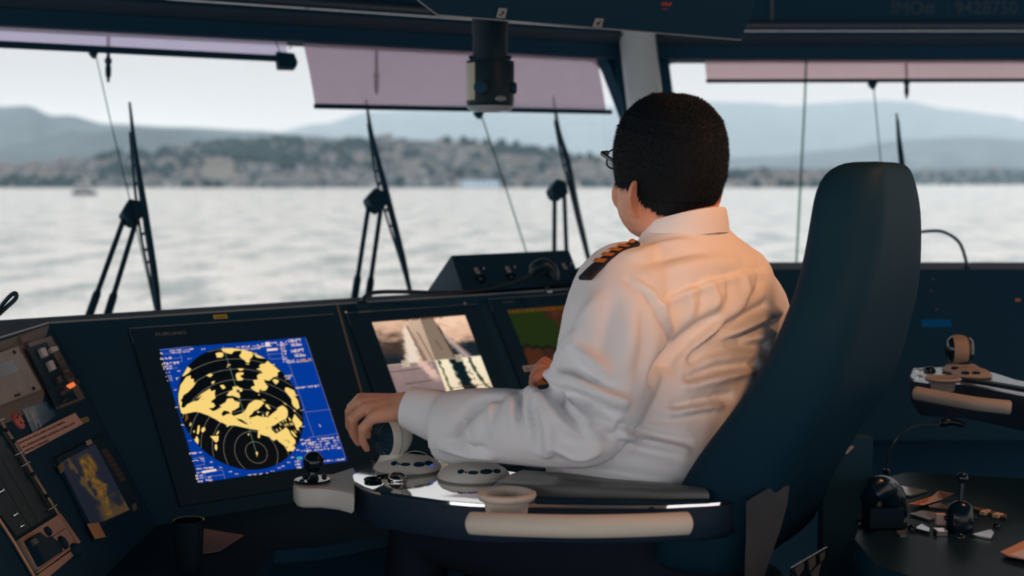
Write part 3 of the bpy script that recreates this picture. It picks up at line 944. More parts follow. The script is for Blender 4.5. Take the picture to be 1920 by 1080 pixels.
EB = [[(490, 348), (705, 525), (660, 545), (660, 610), (590, 625), (520, 685), (470, 680), (430, 665), (440, 710), (500, 790), (460, 850), (400, 855), (360, 825), (345, 885), (290, 870), (210, 810), (220, 785), (280, 770), (245, 675), (330, 665), (310, 605), (340, 575), (410, 555), (380, 520), (300, 490), (370, 465), (345, 435), (390, 400), (440, 400)],
      [(570, 680), (610, 655), (680, 680), (670, 715), (630, 750)],
      [(790, 800), (830, 800), (940, 850), (980, 955), (930, 930), (1000, 1010), (1030, 1140), (990, 1170), (930, 1120), (905, 1080), (890, 990), (840, 930), (780, 850)],
      [(325, 910), (362, 920), (350, 936)]]
EC = [[(600, 720), (745, 715), (740, 800), (700, 830), (670, 800)], [(680, 870), (710, 850), (725, 910), (710, 970), (680, 930)], [(335, 780), (380, 715), (410, 780), (400, 860), (350, 810)],
      [(375, 680), (395, 545), (425, 535), (425, 620), (405, 690)], [(450, 620), (470, 575), (515, 570), (520, 620), (490, 655), (460, 650)], [(250, 545), (270, 485), (290, 510), (270, 555)],
      [(700, 690), (740, 625), (755, 660), (720, 695)], [(315, 640), (335, 620), (345, 650), (325, 665)], [(1232, 690), (1250, 672), (1266, 695), (1250, 712)],
      [(1366, 1000), (1390, 978), (1412, 1005), (1398, 1040), (1394, 1075), (1386, 1040)], [(870, 545), (900, 535), (915, 555), (885, 565)]]
mass = [(65, 0), (130, 0), (95, 110), (130, 150), (115, 230), (160, 245), (220, 180), (310, 140), (360, 100), (450, 10), (530, -40), (600, -85), (620, -35), (690, -60), (680, 0), (690, 80), (640, 115), (610, 150), (660, 160), (690, 210), (650, 245), (575, 250), (650, 300), (720, 275), (800, 225), (760, 205), (860, 150), (890, 90), (980, 80), (1020, 130), (1100, 150), (1090, 230), (1030, 270), (970, 300), (960, 350), (1000, 380), (1130, 340), (1200, 280), (1250, 180), (1340, 120)]
mass += [(x + 1080, y) for x, y in ((270, 110), (330, 110), (400, 125), (430, 165), (380, 220), (330, 270), (270, 290), (230, 340), (300, 370), (400, 395), (500, 400), (580, 330), (650, 280), (660, 240), (740, 200), (800, 240), (830, 290), (830, 370), (800, 430), (740, 450), (690, 480), (620, 530), (550, 560), (560, 610), (630, 680), (700, 640), (760, 600), (800, 570), (850, 620), (880, 690), (960, 790), (960, 840), (930, 860), (970, 930), (940, 995), (890, 970), (830, 980), (800, 930), (770, 880), (690, 820), (640, 770), (600, 800), (560, 780), (520, 730), (450, 715), (400, 700), (360, 690), (365, 740), (340, 755), (325, 740), (330, 620), (200, 600))]
mass += [(1080, 555), (1000, 540), (900, 545), (820, 500), (760, 480), (700, 440), (620, 400), (580, 375), (500, 350), (440, 325), (350, 310), (250, 330), (150, 350), (115, 330), (90, 240)]
EC.append(mass)
ED = [[(905, 450), (945, 345), (1000, 410), (1075, 500), (1060, 550), (1010, 580), (1025, 620), (985, 620), (960, 560), (920, 480)], [(880, 620), (930, 650), (990, 740), (940, 720), (890, 660)], [(930, 600), (985, 665), (960, 660)],
      [(450, 185), (500, 190), (545, 270), (510, 265), (460, 220)], [(745, 140), (825, 195), (790, 190)], [(380, 90), (465, 115), (430, 130)], [(930, 275), (965, 290), (945, 310), (925, 290)],
      [(470, 310), (515, 310), (490, 375), (465, 385)], [(310, 300), (360, 310), (330, 335)], [(840, 400), (880, 430), (880, 470), (850, 445)], [(400, 350), (430, 370), (425, 398), (405, 380)]]
for q in ((705, 520), (790, 535), (825, 525), (875, 520), (705, 595), (650, 620), (710, 675), (745, 470), (905, 515), (790, 455)):
    ED.append([(q[0] - 22, q[1] - 28), (q[0] + 4, q[1] - 14), (q[0] + 22, q[1] + 26), (q[0] - 2, q[1] + 12)])
for x0, y0, E_ in ((325, 640, EA), (445, 640, EB), (325, 740, EC), (445, 740, ED)):
    for q in E_: zz(x0, y0, q, 2, .0006)
for q in ([(790, 350), (830, 290), (900, 300), (950, 340), (880, 350), (820, 385)], [(1030, 420), (1130, 440), (1240, 520), (1200, 520), (1100, 470)], [(360, 100), (420, 60), (465, 35), (400, 120), (320, 140)],
          [(455, 100), (495, 92), (470, 108)], [(1250, 400), (1300, 350), (1440, 330), (1380, 380), (1290, 410)], [(1255, 430), (1300, 425), (1290, 440)], [(1260, 490), (1300, 488), (1290, 500)], [(1700, 400), (1740, 440), (1710, 430)], [(1540, 570), (1590, 580), (1570, 590)],
          [(1870, 900), (1910, 905), (1890, 930)], [(1990, 880), (2015, 875), (2005, 900)], [(1850, 770), (1890, 800), (1870, 800)], [(1890, 770), (1950, 830), (1930, 830)]):
    zz(325, 740, q, 1, .0008)
zz(325, 740, [(190, 340), (215, 335), (235, 420), (180, 480)], 8, .0005)
zz(325, 740, [(560, 370), (620, 400), (590, 410)], 8, .0007)


def sline(a, b, mi=5, w=.00035, dw=.0005):
    p = V(FR.uv(*a)); q = V(FR.uv(*b)); d = (q - p).normalized() * w; n = V((-d.y, d.x))
    mb.poly([FR.p(*(p - n), W0 + dw), FR.p(*(q - n), W0 + dw), FR.p(*(q + n), W0 + dw), FR.p(*(p + n), W0 + dw)], mi)


def marks(x0, y0, x1, y1, lines, seed, mi=3, fill=.72, slope=-.09):
    """rows of small unreadable characters in a frame rectangle of the screen"""
    q = random.Random(seed)
    for r_ in range(lines):
        y = y0 + (y1 - y0) * (r_ + .2) / lines; hgt = (y1 - y0) / lines * .62; x = x0 + r_ * .9
        while x < x1 + r_ * .9:
            wd = q.uniform(.9, 1.9)
            if q.random() < fill:
                yy = y + slope * (x - x0); a = q.choice((0, 0, .35)); b = q.choice((1, 1, .6))
                mb.poly([FR.px(x, yy + hgt * b, W0 + .0007), FR.px(x + wd, yy + hgt * b, W0 + .0007), FR.px(x + wd - .4, yy + hgt * a, W0 + .0007), FR.px(x - .4, yy + hgt * a, W0 + .0007)], mi)
            x += wd + q.uniform(.4, 1.0)


# heading line
sline((416, 651), (478.5, 851), 7, .0004, .0007)
# own data block
for s, x, y in (('138.0°T', 538, 644.5), ('18.5kn', 543, 652), ('140.9°T', 543, 664), ('18.5kn', 550, 672)):
    u, v = FR.uv(x, y); put_text(mb, FR, u, v, s, .0115, 3, W0 + .0008, fatten=.025, sx=1.08)
marks(548, 654, 568, 657.5, 1, 91)
for a, b in (((538, 682), (584, 677)), ((539, 682), (586, 821)), ((571, 636), (646, 862)), ((554, 729), (600, 723)), ((571, 775), (618, 769.5)), ((575, 823), (632, 815)), ((498, 660), (532, 654)), ((498, 660), (504, 676)), ((504, 676), (538, 673)), ((500, 667), (534, 664)),
             ((297, 659), (356, 652)), ((302, 666), (338, 664)), ((304, 676), (340, 673)), ((336, 665), (340, 680)), ((306, 683), (340, 680)), ((308, 688), (329, 686)), ((310, 694), (331, 692)),
             ((361, 862), (379, 858)), ((364, 876), (381, 873)), ((379, 860), (381, 875)), ((371, 888), (415, 883.5)), ((374, 898), (418, 892)), ((415, 883), (420, 900)), ((381, 889), (385, 904))):
    sline(a, b)
marks(453, 648, 486, 658, 2, 1, fill=.85); marks(486, 643, 540, 652, 2, 2, fill=.5); marks(525, 641, 533, 682, 8, 3, fill=.8)
mb.poly([P4(497, 642, .0007), P4(505, 641, .0007), P4(507, 649, .0007), P4(499, 650, .0007)], 3)
mb.poly([P4(500, 654, .0007), P4(520, 652.5, .0007), P4(521, 656.5, .0007), P4(501, 658.5, .0007)], 3)
marks(538, 674.5, 558, 682, 2, 4, fill=.85); marks(561, 673, 583, 680, 2, 5, 9, fill=.9); marks(555, 725, 598, 730, 1, 6, fill=.85)
marks(318, 656, 362, 664, 2, 7, fill=.7); marks(299, 660, 303, 666, 1, 8); marks(301, 669, 322, 676, 1, 9, fill=.9); marks(304, 679, 335, 686, 1, 10, fill=.7); marks(306, 686, 322, 694, 2, 11, fill=.8)
marks(309, 697, 321, 711, 4, 12, fill=.5); marks(314, 711, 332, 716, 1, 13, fill=.8)
for k, q in enumerate(((308, 681), (335, 696), (332, 709), (329, 731), (331, 764), (342, 797), (355, 827), (375, 849), (395, 867), (414, 877), (431, 884.5), (443, 889), (466, 891), (476, 890), (488, 889), (500, 887), (510, 884), (523, 878), (530, 874), (541, 867), (548, 858), (558, 844), (565, 825), (568, 800), (565, 770), (555, 741), (538, 711), (512, 684), (480, 663), (446, 651), (380, 655), (355, 673))):
    marks(q[0] - 2, q[1] - 2, q[0] + 3.5, q[1] + 1.5, 1, 40 + k, fill=.95)
marks(539, 705, 544, 712, 1, 14, fill=1); sline((531, 708), (546, 706), 5, .0028, .0003)
marks(572, 823, 634, 848, 5, 15, fill=.66); marks(566, 829, 588, 836, 1, 16, fill=.8); marks(562, 843, 580, 850, 1, 17, fill=.8); marks(605, 862, 648, 867, 1, 18, fill=.7); marks(553, 862, 564, 880, 3, 19, fill=.8)
mb.poly([P4(556, 857, .0007), P4(566, 855.5, .0007), P4(568, 861, .0007), P4(557, 862, .0007)], 6)
marks(355, 848, 369, 853, 1, 20, fill=.9); marks(361, 862, 371, 866, 1, 21, fill=.9); marks(375, 858, 383, 867, 2, 22, fill=.8); marks(366, 877, 400, 882, 1, 23, fill=.75); marks(366, 884, 380, 906, 4, 24, fill=.75); marks(385, 892, 396, 904, 2, 25, fill=.7)
mb.poly([P4(379, 883, .0007), P4(405, 879, .0007), P4(406.5, 883, .0007), P4(381, 887.5, .0007)], 3)
mb.poly([P4(598, 796, .0006), P4(599, 795.5, .0006), P4(602, 800, .0006), P4(600, 800, .0006)], 3)
mb.build('screen', [S_BLUE, S_DARK, S_YEL, S_WHT, S_RING, S_GRY, S_TEAL, S_GRN, S_BRN, S_ORG], rad, smooth=0)


# painted pictures of the other displays (light per pixel of the display)
def picmat(name, s=1.0):
    m = bpy.data.materials.new(name); m.use_nodes = True
    nt = m.node_tree; nt.nodes.clear()
    a = nt.nodes.new('ShaderNodeVertexColor'); a.layer_name = 'picture'
    e = nt.nodes.new('ShaderNodeEmission'); e.inputs[1].default_value = s
    o = nt.nodes.new('ShaderNodeOutputMaterial')
    nt.links.new(a.outputs[0], e.inputs[0]); nt.links.new(e.outputs[0], o.inputs[0])
    return m


def picture(name, F, u0, u1, v0, v1, nx, ny, fn, w, parent, m, extra=None, mats=()):
    """fn(a, b): a from left, b from the top -> display colour in 0..255"""
    vs = []; cols = []
    for j in range(ny + 1):
        for i in range(nx + 1):
            a, b = i / nx, j / ny
            vs.append(F.p(lerp(u0, u1, a), lerp(v1, v0, b), w)); cols.append((*srgb(*[min(255, max(0, c)) for c in fn(a, b)]), 1))
    fs = [(j * (nx + 1) + i, (j + 1) * (nx + 1) + i, (j + 1) * (nx + 1) + i + 1, j * (nx + 1) + i + 1) for j in range(ny) for i in range(nx)]
    q = MB(); q.add(vs, fs, 0)
    if extra: extra(q)
    o = q.build(name, [m, *mats], parent, smooth=0)
    ca = o.data.color_attributes.new('picture', 'FLOAT_COLOR', 'POINT')
    for i in range(len(o.data.vertices)):
        ca.data[i].color = cols[i] if i < len(cols) else (1, 1, 1, 1)
    return o


def mix(c, d, t):
    t = max(0, min(1, t)); return [x + (y - x) * t for x, y in zip(c, d)]


def sm(a, b, x):
    t = max(0, min(1, (x - a) / (b - a))); return t * t * (3 - 2 * t)


def nz(x, y, s=0):
    return noise.fractal(V((x, y, s)), 1.0, 2.0, 5)


def cctv(a, b):
    rb = .5
    if b < rb:
        B_ = b / rb
        if a < .5 - .0 * B_:
            A_ = a / .5
            c = mix((228, 186, 158), (150, 118, 98), B_ * 1.3 + .25 * nz(a * 8, b * 14))
            c = mix(c, (62, 50, 46), sm(.75, .35, A_) * sm(.2, .6, B_ + .25 * nz(a * 6, b * 16, 2)) * .95)
            c = mix(c, (22, 34, 42), sm(.55, .2, A_) * sm(.65, .95, B_))
            ctr = .66 - .10 * B_; wd = .05 + .22 * B_
            c = mix(c, (238, 218, 200), sm(wd, wd * .3, abs(A_ - ctr + .05 * nz(a * 30, b * 30))) * sm(.05, .25, B_) * .95)
            c = mix(c, (120, 100, 86), sm(.03, .01, abs(A_ - (.66 + .13 * B_))) * sm(.1, .2, B_))
            c = mix(c, (196, 172, 152), sm(.0, .05, A_ - (.70 + .12 * B_)) * .75)
            c = mix(c, (110, 92, 80), sm(.02, .005, abs(A_ - (.80 + .16 * B_))) * sm(.25, .35, B_))
            return c
        A_ = (a - .5) / .5
        c = mix((246, 206, 176), (196, 152, 128), B_ + .35 * nz(a * 9, b * 18, 4))
        c = mix(c, (120, 92, 78), sm(.35, .55, B_ - .25 * A_ + .3 * nz(a * 7, b * 20, 5)) * .7)
        c = mix(c, (26, 36, 44), sm(.62, .8, B_ + .08 * A_ + .12 * nz(a * 8, b * 20, 9)) * sm(.3, .5, A_))
        e = .28 + .16 * B_
        c = mix(c, (132, 114, 98), sm(.02, 0, A_ - e))
        c = mix(c, (60, 52, 48), sm(.035, .01, abs(A_ - e - .02)) * sm(.1, .3, B_))
        c = mix(c, (100, 82, 74), sm(.02, .01, abs(A_ - .17 - .2 * (B_ - .5))) * sm(.5, .55, B_) * sm(.8, .75, B_))
        c = mix(c, (190, 166, 160), sm(.06 + .2 * (B_ - .35), .01, abs(A_ - (.36 + .55 * (B_ - .35)))) * sm(.35, .5, B_) * .9)
        return c
    B_ = (b - rb) / rb
    if a < .5:
        A_ = a / .5
        c = mix((150, 128, 126), (122, 104, 104), B_ + .3 * nz(a * 10, b * 10, 6))
        c = mix(c, (54, 46, 50), sm(.012, .004, abs(B_ - .16 + .02 * A_)) * sm(.72, .66, A_))
        c = mix(c, (70, 60, 62), sm(.012, .004, abs(B_ - .46 + .02 * A_)) * sm(.2, .22, A_) * sm(.8, .76, A_))
        c = mix(c, (228, 190, 172), sm(.16, .05, abs(A_ - .70 - .5 * B_ + .06 * nz(a * 30, b * 30, 2))) * sm(.55, .3, B_) * .9)
        return c
    A_ = (a - .5) / .5
    c = mix((246, 236, 206), (236, 208, 176), B_)
    n1 = nz(a * 24, b * 22, 7)
    c = mix(c, (14, 30, 34), sm(.10, .04, abs(A_ - .42 - .1 * B_) - .06 - .05 * n1))
    c = mix(c, (60, 84, 48), sm(.035, .01, abs(A_ - .07 - .05 * B_ + .03 * n1)) * .9)
    c = mix(c, (40, 58, 40), sm(.05, .015, abs(A_ - .74 - .32 * B_ * B_ + .04 * n1)) * .95)
    c = mix(c, (20, 30, 34), sm(.12, .22, n1) * sm(.5, .52, A_) * sm(.72, .66, A_) * sm(.2, .4, B_))
    c = mix(c, (236, 190, 150), sm(.90, .94, B_))
    return c


camm = monitor('camera_monitor', FR, .352, .80, -.20, .237, 'monitor showing four sepia ship camera pictures')


def cctv_text(q):
    for s, x, y, sz in (('CH01', 751, 684, .0125), ('CH03', 752, 691, .0125), ('CH02', 851, 673, .0125), ('CH04', 853, 680.5, .0125)):
        u, v = FR.uv(x, y); put_text(q, FR, u, v, s, sz, 1, W0 + .0008, fatten=.03, sx=.9)
    rr = random.Random(5)
    x = 748
    while x < 828:
        u, v = FR.uv(x, 605 - (x - 748) * .075)
        if int(x) % 17 > 3:
            q.fbox(FR, u, u + .0028, v, v + rr.choice((.008, .006, .004)), W0 + .0004, W0 + .0007, 2)
            q.fbox(FR, u, u + .0028, v + .001, v + .0025, W0 + .0004, W0 + .0007, 2)
        x += rr.uniform(2.2, 3.4)
    x = 848
    while x < 917:
        u, v = FR.uv(x, 731 - (x - 848) * .12)
        q.fbox(FR, u, u + .002, v, v + rr.choice((.005, .004, .003)), W0 + .0004, W0 + .0007, 2)
        x += rr.uniform(1.8, 3)
    for p0, p1 in (((.4223 + .159, .2036), (.4223 + .159, -.057)), ((.4223, .0732), (.7403, .0732))):
        q.fbox(FR, p0[0] - .0006, p1[0] + .0006, min(p0[1], p1[1]) - .0006, max(p0[1], p1[1]) + .0006, W0 + .0002, W0 + .0004, 3)


picture('screen', FR, .4223, .7403, -.057, .2036, 150, 126, cctv, W0, camm, picmat('camera_pictures', 1.0), cctv_text, (emat('caption_cream', srgb(226, 206, 178)), emat('caption_brown', srgb(96, 62, 40)), emat('divider', srgb(214, 196, 168))))


def chart(a, b):
    n1 = nz(a * 5, b * 5, 3)
    c = mix((92, 52, 34), (72, 46, 38), sm(-.2, .3, n1))
    edge = .52 + .12 * nz(a * 7, 1, 2) - .1 * sm(.5, .9, a)
    g = sm(.03, -.02, b - edge) * sm(.03, -.03, a - (.42 + .7 * max(0, b - .08) + .06 * nz(b * 12, 4)))
    c = mix(c, (44, 60, 26), g)
    c = mix(c, (30, 36, 28), sm(.03, .01, abs(b - edge)) * sm(.8, .6, a))
    if b < .045: c = mix(c, (150, 92, 30), .5 + .8 * nz(a * 40, 2, 5))
    if b > .93 and a < .42: c = mix(c, (150, 92, 30), .4 + .8 * nz(a * 40, 9, 5))
    return c


ecd = monitor('chart_display', FR, .845, 1.29, -.14, .25, 'dim green and brown chart monitor partly hidden by captain arm', (941, 570, .006, 'FURUNO'))
picture('screen', FR, .90, 1.215, -.035, .21, 90, 70, chart, W0, ecd, picmat('chart_picture', .55))
u, v = FR.uv(981, 699); mb = MB(); mb.fbox(FR, u, u + .07, v, v + .018, .006, .0075)
for k in range(9): mb.fbox(FR, u + .008 + k * .006, u + .012 + k * .006, v + .004, v + .013 - (k % 4) * .002, .0075, .0079, 1)
mb.build('label_sticker', [mat('sticker_white', (.5, .47, .45), .7), INK], ecd)

# ---------------------------------------------------------------- switch box and microphone on the console top
swb = thing('switch_box', at(960, 545, 4.3), 'black wedge shaped switch box standing on the console top', 'switch box')
tri = lambda a, b, c: [a, b, c]
L3 = [at(846, 478, 4.17), at(870, 549, 4.1), at(800, 546, 4.36)]; R3 = [at(1067, 468, 4.52), at(1092, 532, 4.45), at(1025, 530, 4.72)]
mb = MB(); mb.loft([L3, R3]); mb.build('housing', BLK2, swb, bevel=.004)
FS = Frame(L3[1], R3[1] - L3[1], L3[0] - L3[1])
for x, y in ((894, 508), (952, 505.5), (1058, 499.5)):
    u, v = FS.uv(x, y); mb = MB(); mb.fbox(FS, u - .007, u + .007, v - .010, v + .010, 0, .002); mb.fbox(FS, u - .003, u + .003, v - .005, v + .004, .002, .0026, 1); mb.build('switch_tag', [LABW, INK], swb)
    u, v = FS.uv(x + 10, y - 3); mb = MB(); mb.lathe(FS.p(u, v), FS.n, [(.004, 0), (.004, .008), (.002, .01)], 8); mb.build('switch', STEEL, swb)
for x, y in ((901, 526), (958, 522), (1030, 518)):
    u, v = FS.uv(x, y); mb = MB(); mb.lathe(FS.p(u, v), FS.n, [(.013, 0), (.012, .012), (.009, .016)], 14); mb.build('rotary_knob', BLKG, swb)
gm = thing('gooseneck_microphone', at(680, 562, 3.84), 'black gooseneck microphone lying bent in front of the switch box', 'microphone')
mb = MB(); mb.tube(catmull([at(679, 566, 3.80), at(686, 555, 3.80), at(706, 548, 3.82), at(760, 547, 3.86), at(840, 549, 3.92), at(905, 543, 3.97), at(960, 529, 4.02), at(1003, 512, 4.06)], 8), .0055, 12); mb.build('gooseneck', CABLE, gm)
mb = MB(); mb.tube(catmull([at(996, 515, 4.055), at(1006, 503, 4.06), at(1022, 497, 4.06), at(1036, 506, 4.06), at(1042, 526, 4.06)], 6), [.010, .012, .014, .016, .018, .019, .020, .020, .020, .020, .020, .020, .019, .018, .017, .016, .016, .016, .015, .015, .014, .014, .014, .013, .012], 16)
mb.build('microphone_head', CABLE, gm, smooth=60)
mb = MB(); mb.lathe(at(679, 572, 3.80), (0, 0, 1), [(.016, -.01), (.016, .006), (.008, .012)], 14); mb.build('socket', BLK2, gm)
mb = MB(); mb.lathe(at(1023, 541, 4.12), at(1036, 552, 4.10) - at(1023, 541, 4.12), [(.004, 0), (.007, .004), (.007, .022), (.003, .026)], 12)
tag(mb.build('metal_plug', CHROME), 'small bright metal plug on the console beneath microphone head', 'plug')
hs = thing('handset', at(1100, 530, 4.35), 'black handset cradle on console just past captain shoulder', 'handset')
mb = MB(); mb.tube(catmull([at(1076, 520, 4.36), at(1092, 511, 4.34), at(1112, 520, 4.32), at(1130, 545, 4.3)], 6), .018, 12); mb.build('grip', BLK2, hs)
mb = MB(); mb.prism([at(1070, 535, 4.36), at(1130, 530, 4.3), at(1135, 575, 4.28), at(1075, 575, 4.34)], ah * -.06); mb.build('cradle', BLK2, hs, bevel=.005)
lg = thing('gooseneck_lamp', FL.px(-40, 640), 'bent black gooseneck loop at the left end of the console', 'lamp')
mb = MB(); mb.tube(catmull([FL.px(-40, 640), at(-20, 606, 3.1), at(4, 572, 3.1), at(20, 554, 3.1), at(29, 550, 3.1), at(29, 560, 3.1), at(10, 578, 3.08), at(-14, 600, 3.05), at(-60, 640, 3.0)], 8), .0048, 10); mb.build('gooseneck', CABLE, lg)

# ---------------------------------------------------------------- port wing fittings
def plate(F, pts, w0, w1):
    return [F.px(*q, w0) for q in pts], F.n * (w1 - w0)


def wpart(name, F, pts, w0, w1, m, parent, bevel=0):
    mb = MB(); mb.prism(*plate(F, pts, w0, w1)); return mb.build(name, m, parent, bevel=bevel)


WGREY = mat('wing_grey_metal', (.24, .235, .215), .5, spec=.4, var=.12, vscale=30)
PLATE = mat('pinkish_panel_metal', (.40, .28, .23), .65, spec=.3)
TAG_ = mat('pink_label', (.58, .40, .34), .8)
u = thing('intercom_unit', FL.px(20, 745), 'grey intercom unit with small dark screen at left edge', 'intercom')
wpart('case', FL, [(-60, 685), (22, 655), (68, 738), (-40, 780)], 0, .016, WGREY, u, .003)
wpart('display', FL, [(-30, 690), (21, 674), (35, 697), (-20, 716)], .016, .0175, mat('lcd_dark', (.035, .04, .05), .25), u)
wpart('slot', FL, [(26, 741), (36, 737.5), (38, 741.5), (28, 745)], .016, .017, INK, u)
for x, y in ((26, 661), (62, 729)):
    mb = MB(); mb.lathe(FL.px(x, y, .016), FL.n, [(.004, 0), (.004, .003), (.002, .004)], 10); mb.build('screw', INK, u)
u = thing('keypad_panel', FL.px(80, 720), 'keypad panel with white handset keys and one glowing orange key', 'keypad')
wpart('frame', FL, [(43, 648), (88, 634), (152, 752), (106, 770)], 0, .012, mat('keypad_frame', (.12, .115, .105), .5, spec=.4), u, .002)
wpart('inset', FL, [(50, 653), (87, 641), (146, 748), (106, 762)], .012, .0125, BLK2, u)
KEYW = mat('key_white', (.45, .46, .45), .4); KEYD = mat('key_grey', (.055, .05, .05), .4)
for pts, m in (([(69, 657), (79, 654), (86, 670), (77, 673)], KEYW), ([(84, 681), (93, 678), (101, 695), (92, 698.5)], KEYW), ([(88, 655), (101, 651), (105.5, 659.5), (93, 664)], KEYW),
               ([(96, 671), (108, 667), (113, 676), (101, 680.5)], KEYD), ([(106, 688), (118, 684), (123, 693), (111, 697.5)], KEYD), ([(115, 704), (128, 700), (134, 709), (121, 712.5)], KEYD),
               ([(136, 717), (142, 714.5), (146, 721), (140, 724.5)], KEYD), ([(100, 711), (107, 706.5), (113.5, 717), (106, 723)], KEYD), ([(109, 738), (123, 730), (127, 736), (114, 744.5)], KEYD), ([(112, 755), (121, 751), (122.5, 753.5), (113, 757.5)], KEYD)):
    wpart('key', FL, pts, .0125, .021, m, u, .0012)
wpart('lit_key', FL, [(124, 723), (133, 719), (137.5, 726), (129, 730.5)], .0125, .020, emat('orange_key', srgb(236, 120, 66)), u)
wpart('name_tag', FL, [(31, 637), (48, 631), (53, 642), (36, 648)], 0, .010, mat('violet_tag', (.17, .13, .14), .7), u)
u = thing('warning_button', FL.px(32, 790), 'oval red button beside the shiny blue sheet', 'button')
mb = MB(); c = FL.px(32, 790.5); mb.lathe(c, FL.n, [(.019, 0), (.019, .004), (.014, .008), (.006, .010)], 20); mb.build('cap', mat('red_plastic', (.42, .10, .10), .4), u)
for k in range(5):
    a = k * 1.26; mb = MB(); mb.lathe(c + FL.u * .011 * cos(a) + FL.v * .011 * sin(a), FL.n, [(.0018, 0), (.0018, .0105)], 6); mb.build('hole', INK, u)
u = thing('plastic_sheet', FL.px(60, 790), 'shiny dark blue sheet with scratchy white streaks', 'sheet')
wpart('film', FL, [(40, 768), (88, 752), (104, 780), (60, 812)], .001, .0025, mat('blue_film', (.004, .06, .13), .25), u)
rr = random.Random(3)
mb = MB()
for k in range(16):
    x = rr.uniform(44, 66); y = rr.uniform(761, 772); l_ = rr.uniform(14, 38)
    x2 = x + l_ * .44; y2 = min(y + l_, 810)
    mb.prism([FL.px(x, y, .0026), FL.px(x + .9, y - .3, .0026), FL.px(x2 + .5, y2, .0026), FL.px(x2 - .3, y2, .0026)], FL.n * .0003)
mb.build('streaks', mat('streak_white', (.45, .50, .53), .5), u)
u = thing('instruction_label', FL.px(90, 815), 'long pinkish printed label across the left console wing', 'label')
wpart('strip', FL, [(30, 827), (140, 774.5), (154.5, 795.5), (46, 853)], .004, .0055, TAG_, u)
mb = MB(); rr = random.Random(8)
for row, (x0, y0, x1) in enumerate(((36, 833, 122), (42, 841, 140), (45, 849, 92))):
    x = x0
    while x < x1:
        wd = rr.uniform(1.2, 2.6); s_ = -.47
        h_ = rr.choice((3.4, 3.4, 2.4))
        yy = y0 + (x - x0) * s_
        mb.prism([FL.px(x, yy, .0056), FL.px(x + wd, yy + wd * s_, .0056), FL.px(x + wd - h_ * .5, yy + wd * s_ - h_, .0056), FL.px(x - h_ * .5, yy - h_, .0056)], FL.n * .0003)
        x += wd + rr.uniform(.4, 1.1)
mb.build('print', mat('brown_print', (.10, .06, .05), .8), u)
wpart('corner_tab', FL, [(148, 786), (163, 781.5), (167, 790), (153, 796)], .001, .003, mat('olive_tab', (.22, .19, .09), .7), u)
RAIL_ = mat('rail_steel', (.20, .16, .13), .4, metal=.6)
u = thing('paper_clamp_rail', FL.px(70, 900), 'thin metal rail with cross pins running down the left wing', 'rail')
mb = MB(); mb.tube([FL.px(*q, .008) for q in ((0, 787), (10, 803), (26, 827), (62, 888), (88, 930), (104, 955), (144, 1023))], .0032, 8); mb.build('rod', RAIL_, u)
for a, b in (((-2, 790), (8, 785)), ((28, 854), (44, 846)), ((40, 875), (56, 866)), ((91, 956), (106, 947))):
    mb = MB(); mb.tube([FL.px(*a, .012), FL.px(*b, .012)], .0016, 6); mb.build('pin', STEEL, u)
for q in ((12, 806), (26, 827), (62, 889), (88, 930)):
    mb = MB(); mb.ball(FL.px(*q, .010), .0042, 5); mb.build('stud', BLKG, u)
mb = MB(); mb.tube([FL.px(*q, .006) for q in ((-10, 960), (0, 977), (26, 1017), (66, 1085))], .003, 8); mb.build('lower_rod', RAIL_, u)
u = thing('document_sleeve', FL.px(50, 900), 'dark clear document sleeve between the two metal rails', 'sleeve')
wpart('sheet', FL, [(-12, 812), (10, 808), (100, 962), (30, 1006), (-12, 952)], .001, .0025, mat('sleeve_film', (.006, .022, .034), .4, spec=.15), u)
mb = MB(); mb.tube([FL.px(*q, .003) for q in ((-4, 858), (2, 856), (70, 972), (69, 982), (60, 987), (52, 980), (-4, 884))], .0006, 5); mb.build('outline', mat('faint_line', (.05, .07, .08), .6), u)
for q in ((27, 966), (40, 987), (1, 922)):
    mb = MB(); mb.lathe(FL.px(*q, .002), FL.n, [(.005, 0), (.004, .005), (.002, .007)], 10); mb.build('stud', CHROME, u)
u = thing('switchboard', FL.px(90, 1030), 'pinkish metal panel with big black switch at lower left', 'switch panel')
wpart('plate', FL, [(28.5, 1015), (106, 967), (144, 1021), (66, 1078)], 0, .010, PLATE, u, .001)
wpart('lower_plate', FL, [(66, 1080), (143, 1025), (137, 1042), (78, 1092)], 0, .008, PLATE, u, .001)
mb = MB(); mb.tube([FL.px(88, 1013, .0103), FL.px(122, 991, .0103)], .0006, 5); mb.tube([FL.px(64, 1074, .0103), FL.px(140, 1018, .0103)], .0006, 5); mb.build('seam', INK, u)
mb = MB(); mb.prism([FL.px(*q, .010) for q in ((44, 1015), (61, 1006), (72, 1016), (84, 1013), (101, 1043), (70, 1065))], FL.n * .018); mb.build('main_switch', BLK2, u, bevel=.003)
mb = MB(); mb.prism([FL.px(*q, .028) for q in ((52, 1015), (60, 1011), (68, 1022), (60, 1027))], FL.n * .008); mb.build('switch_lever', mat('lever_grey', (.05, .055, .06), .4), u, bevel=.002)
for (x, y), a_, b_ in (((87, 998), .006, .009), ((104, 1026), .009, .013), ((116, 1019), .009, .013)):
    mb = MB(); c = FL.px(x, y, .010); mb.lathe(c, FL.n, [(a_, 0), (a_, .006), (a_ * .7, .009)], 16, sx=1.5, xdir=FL.v); mb.build('rocker_switch', BLK2, u)
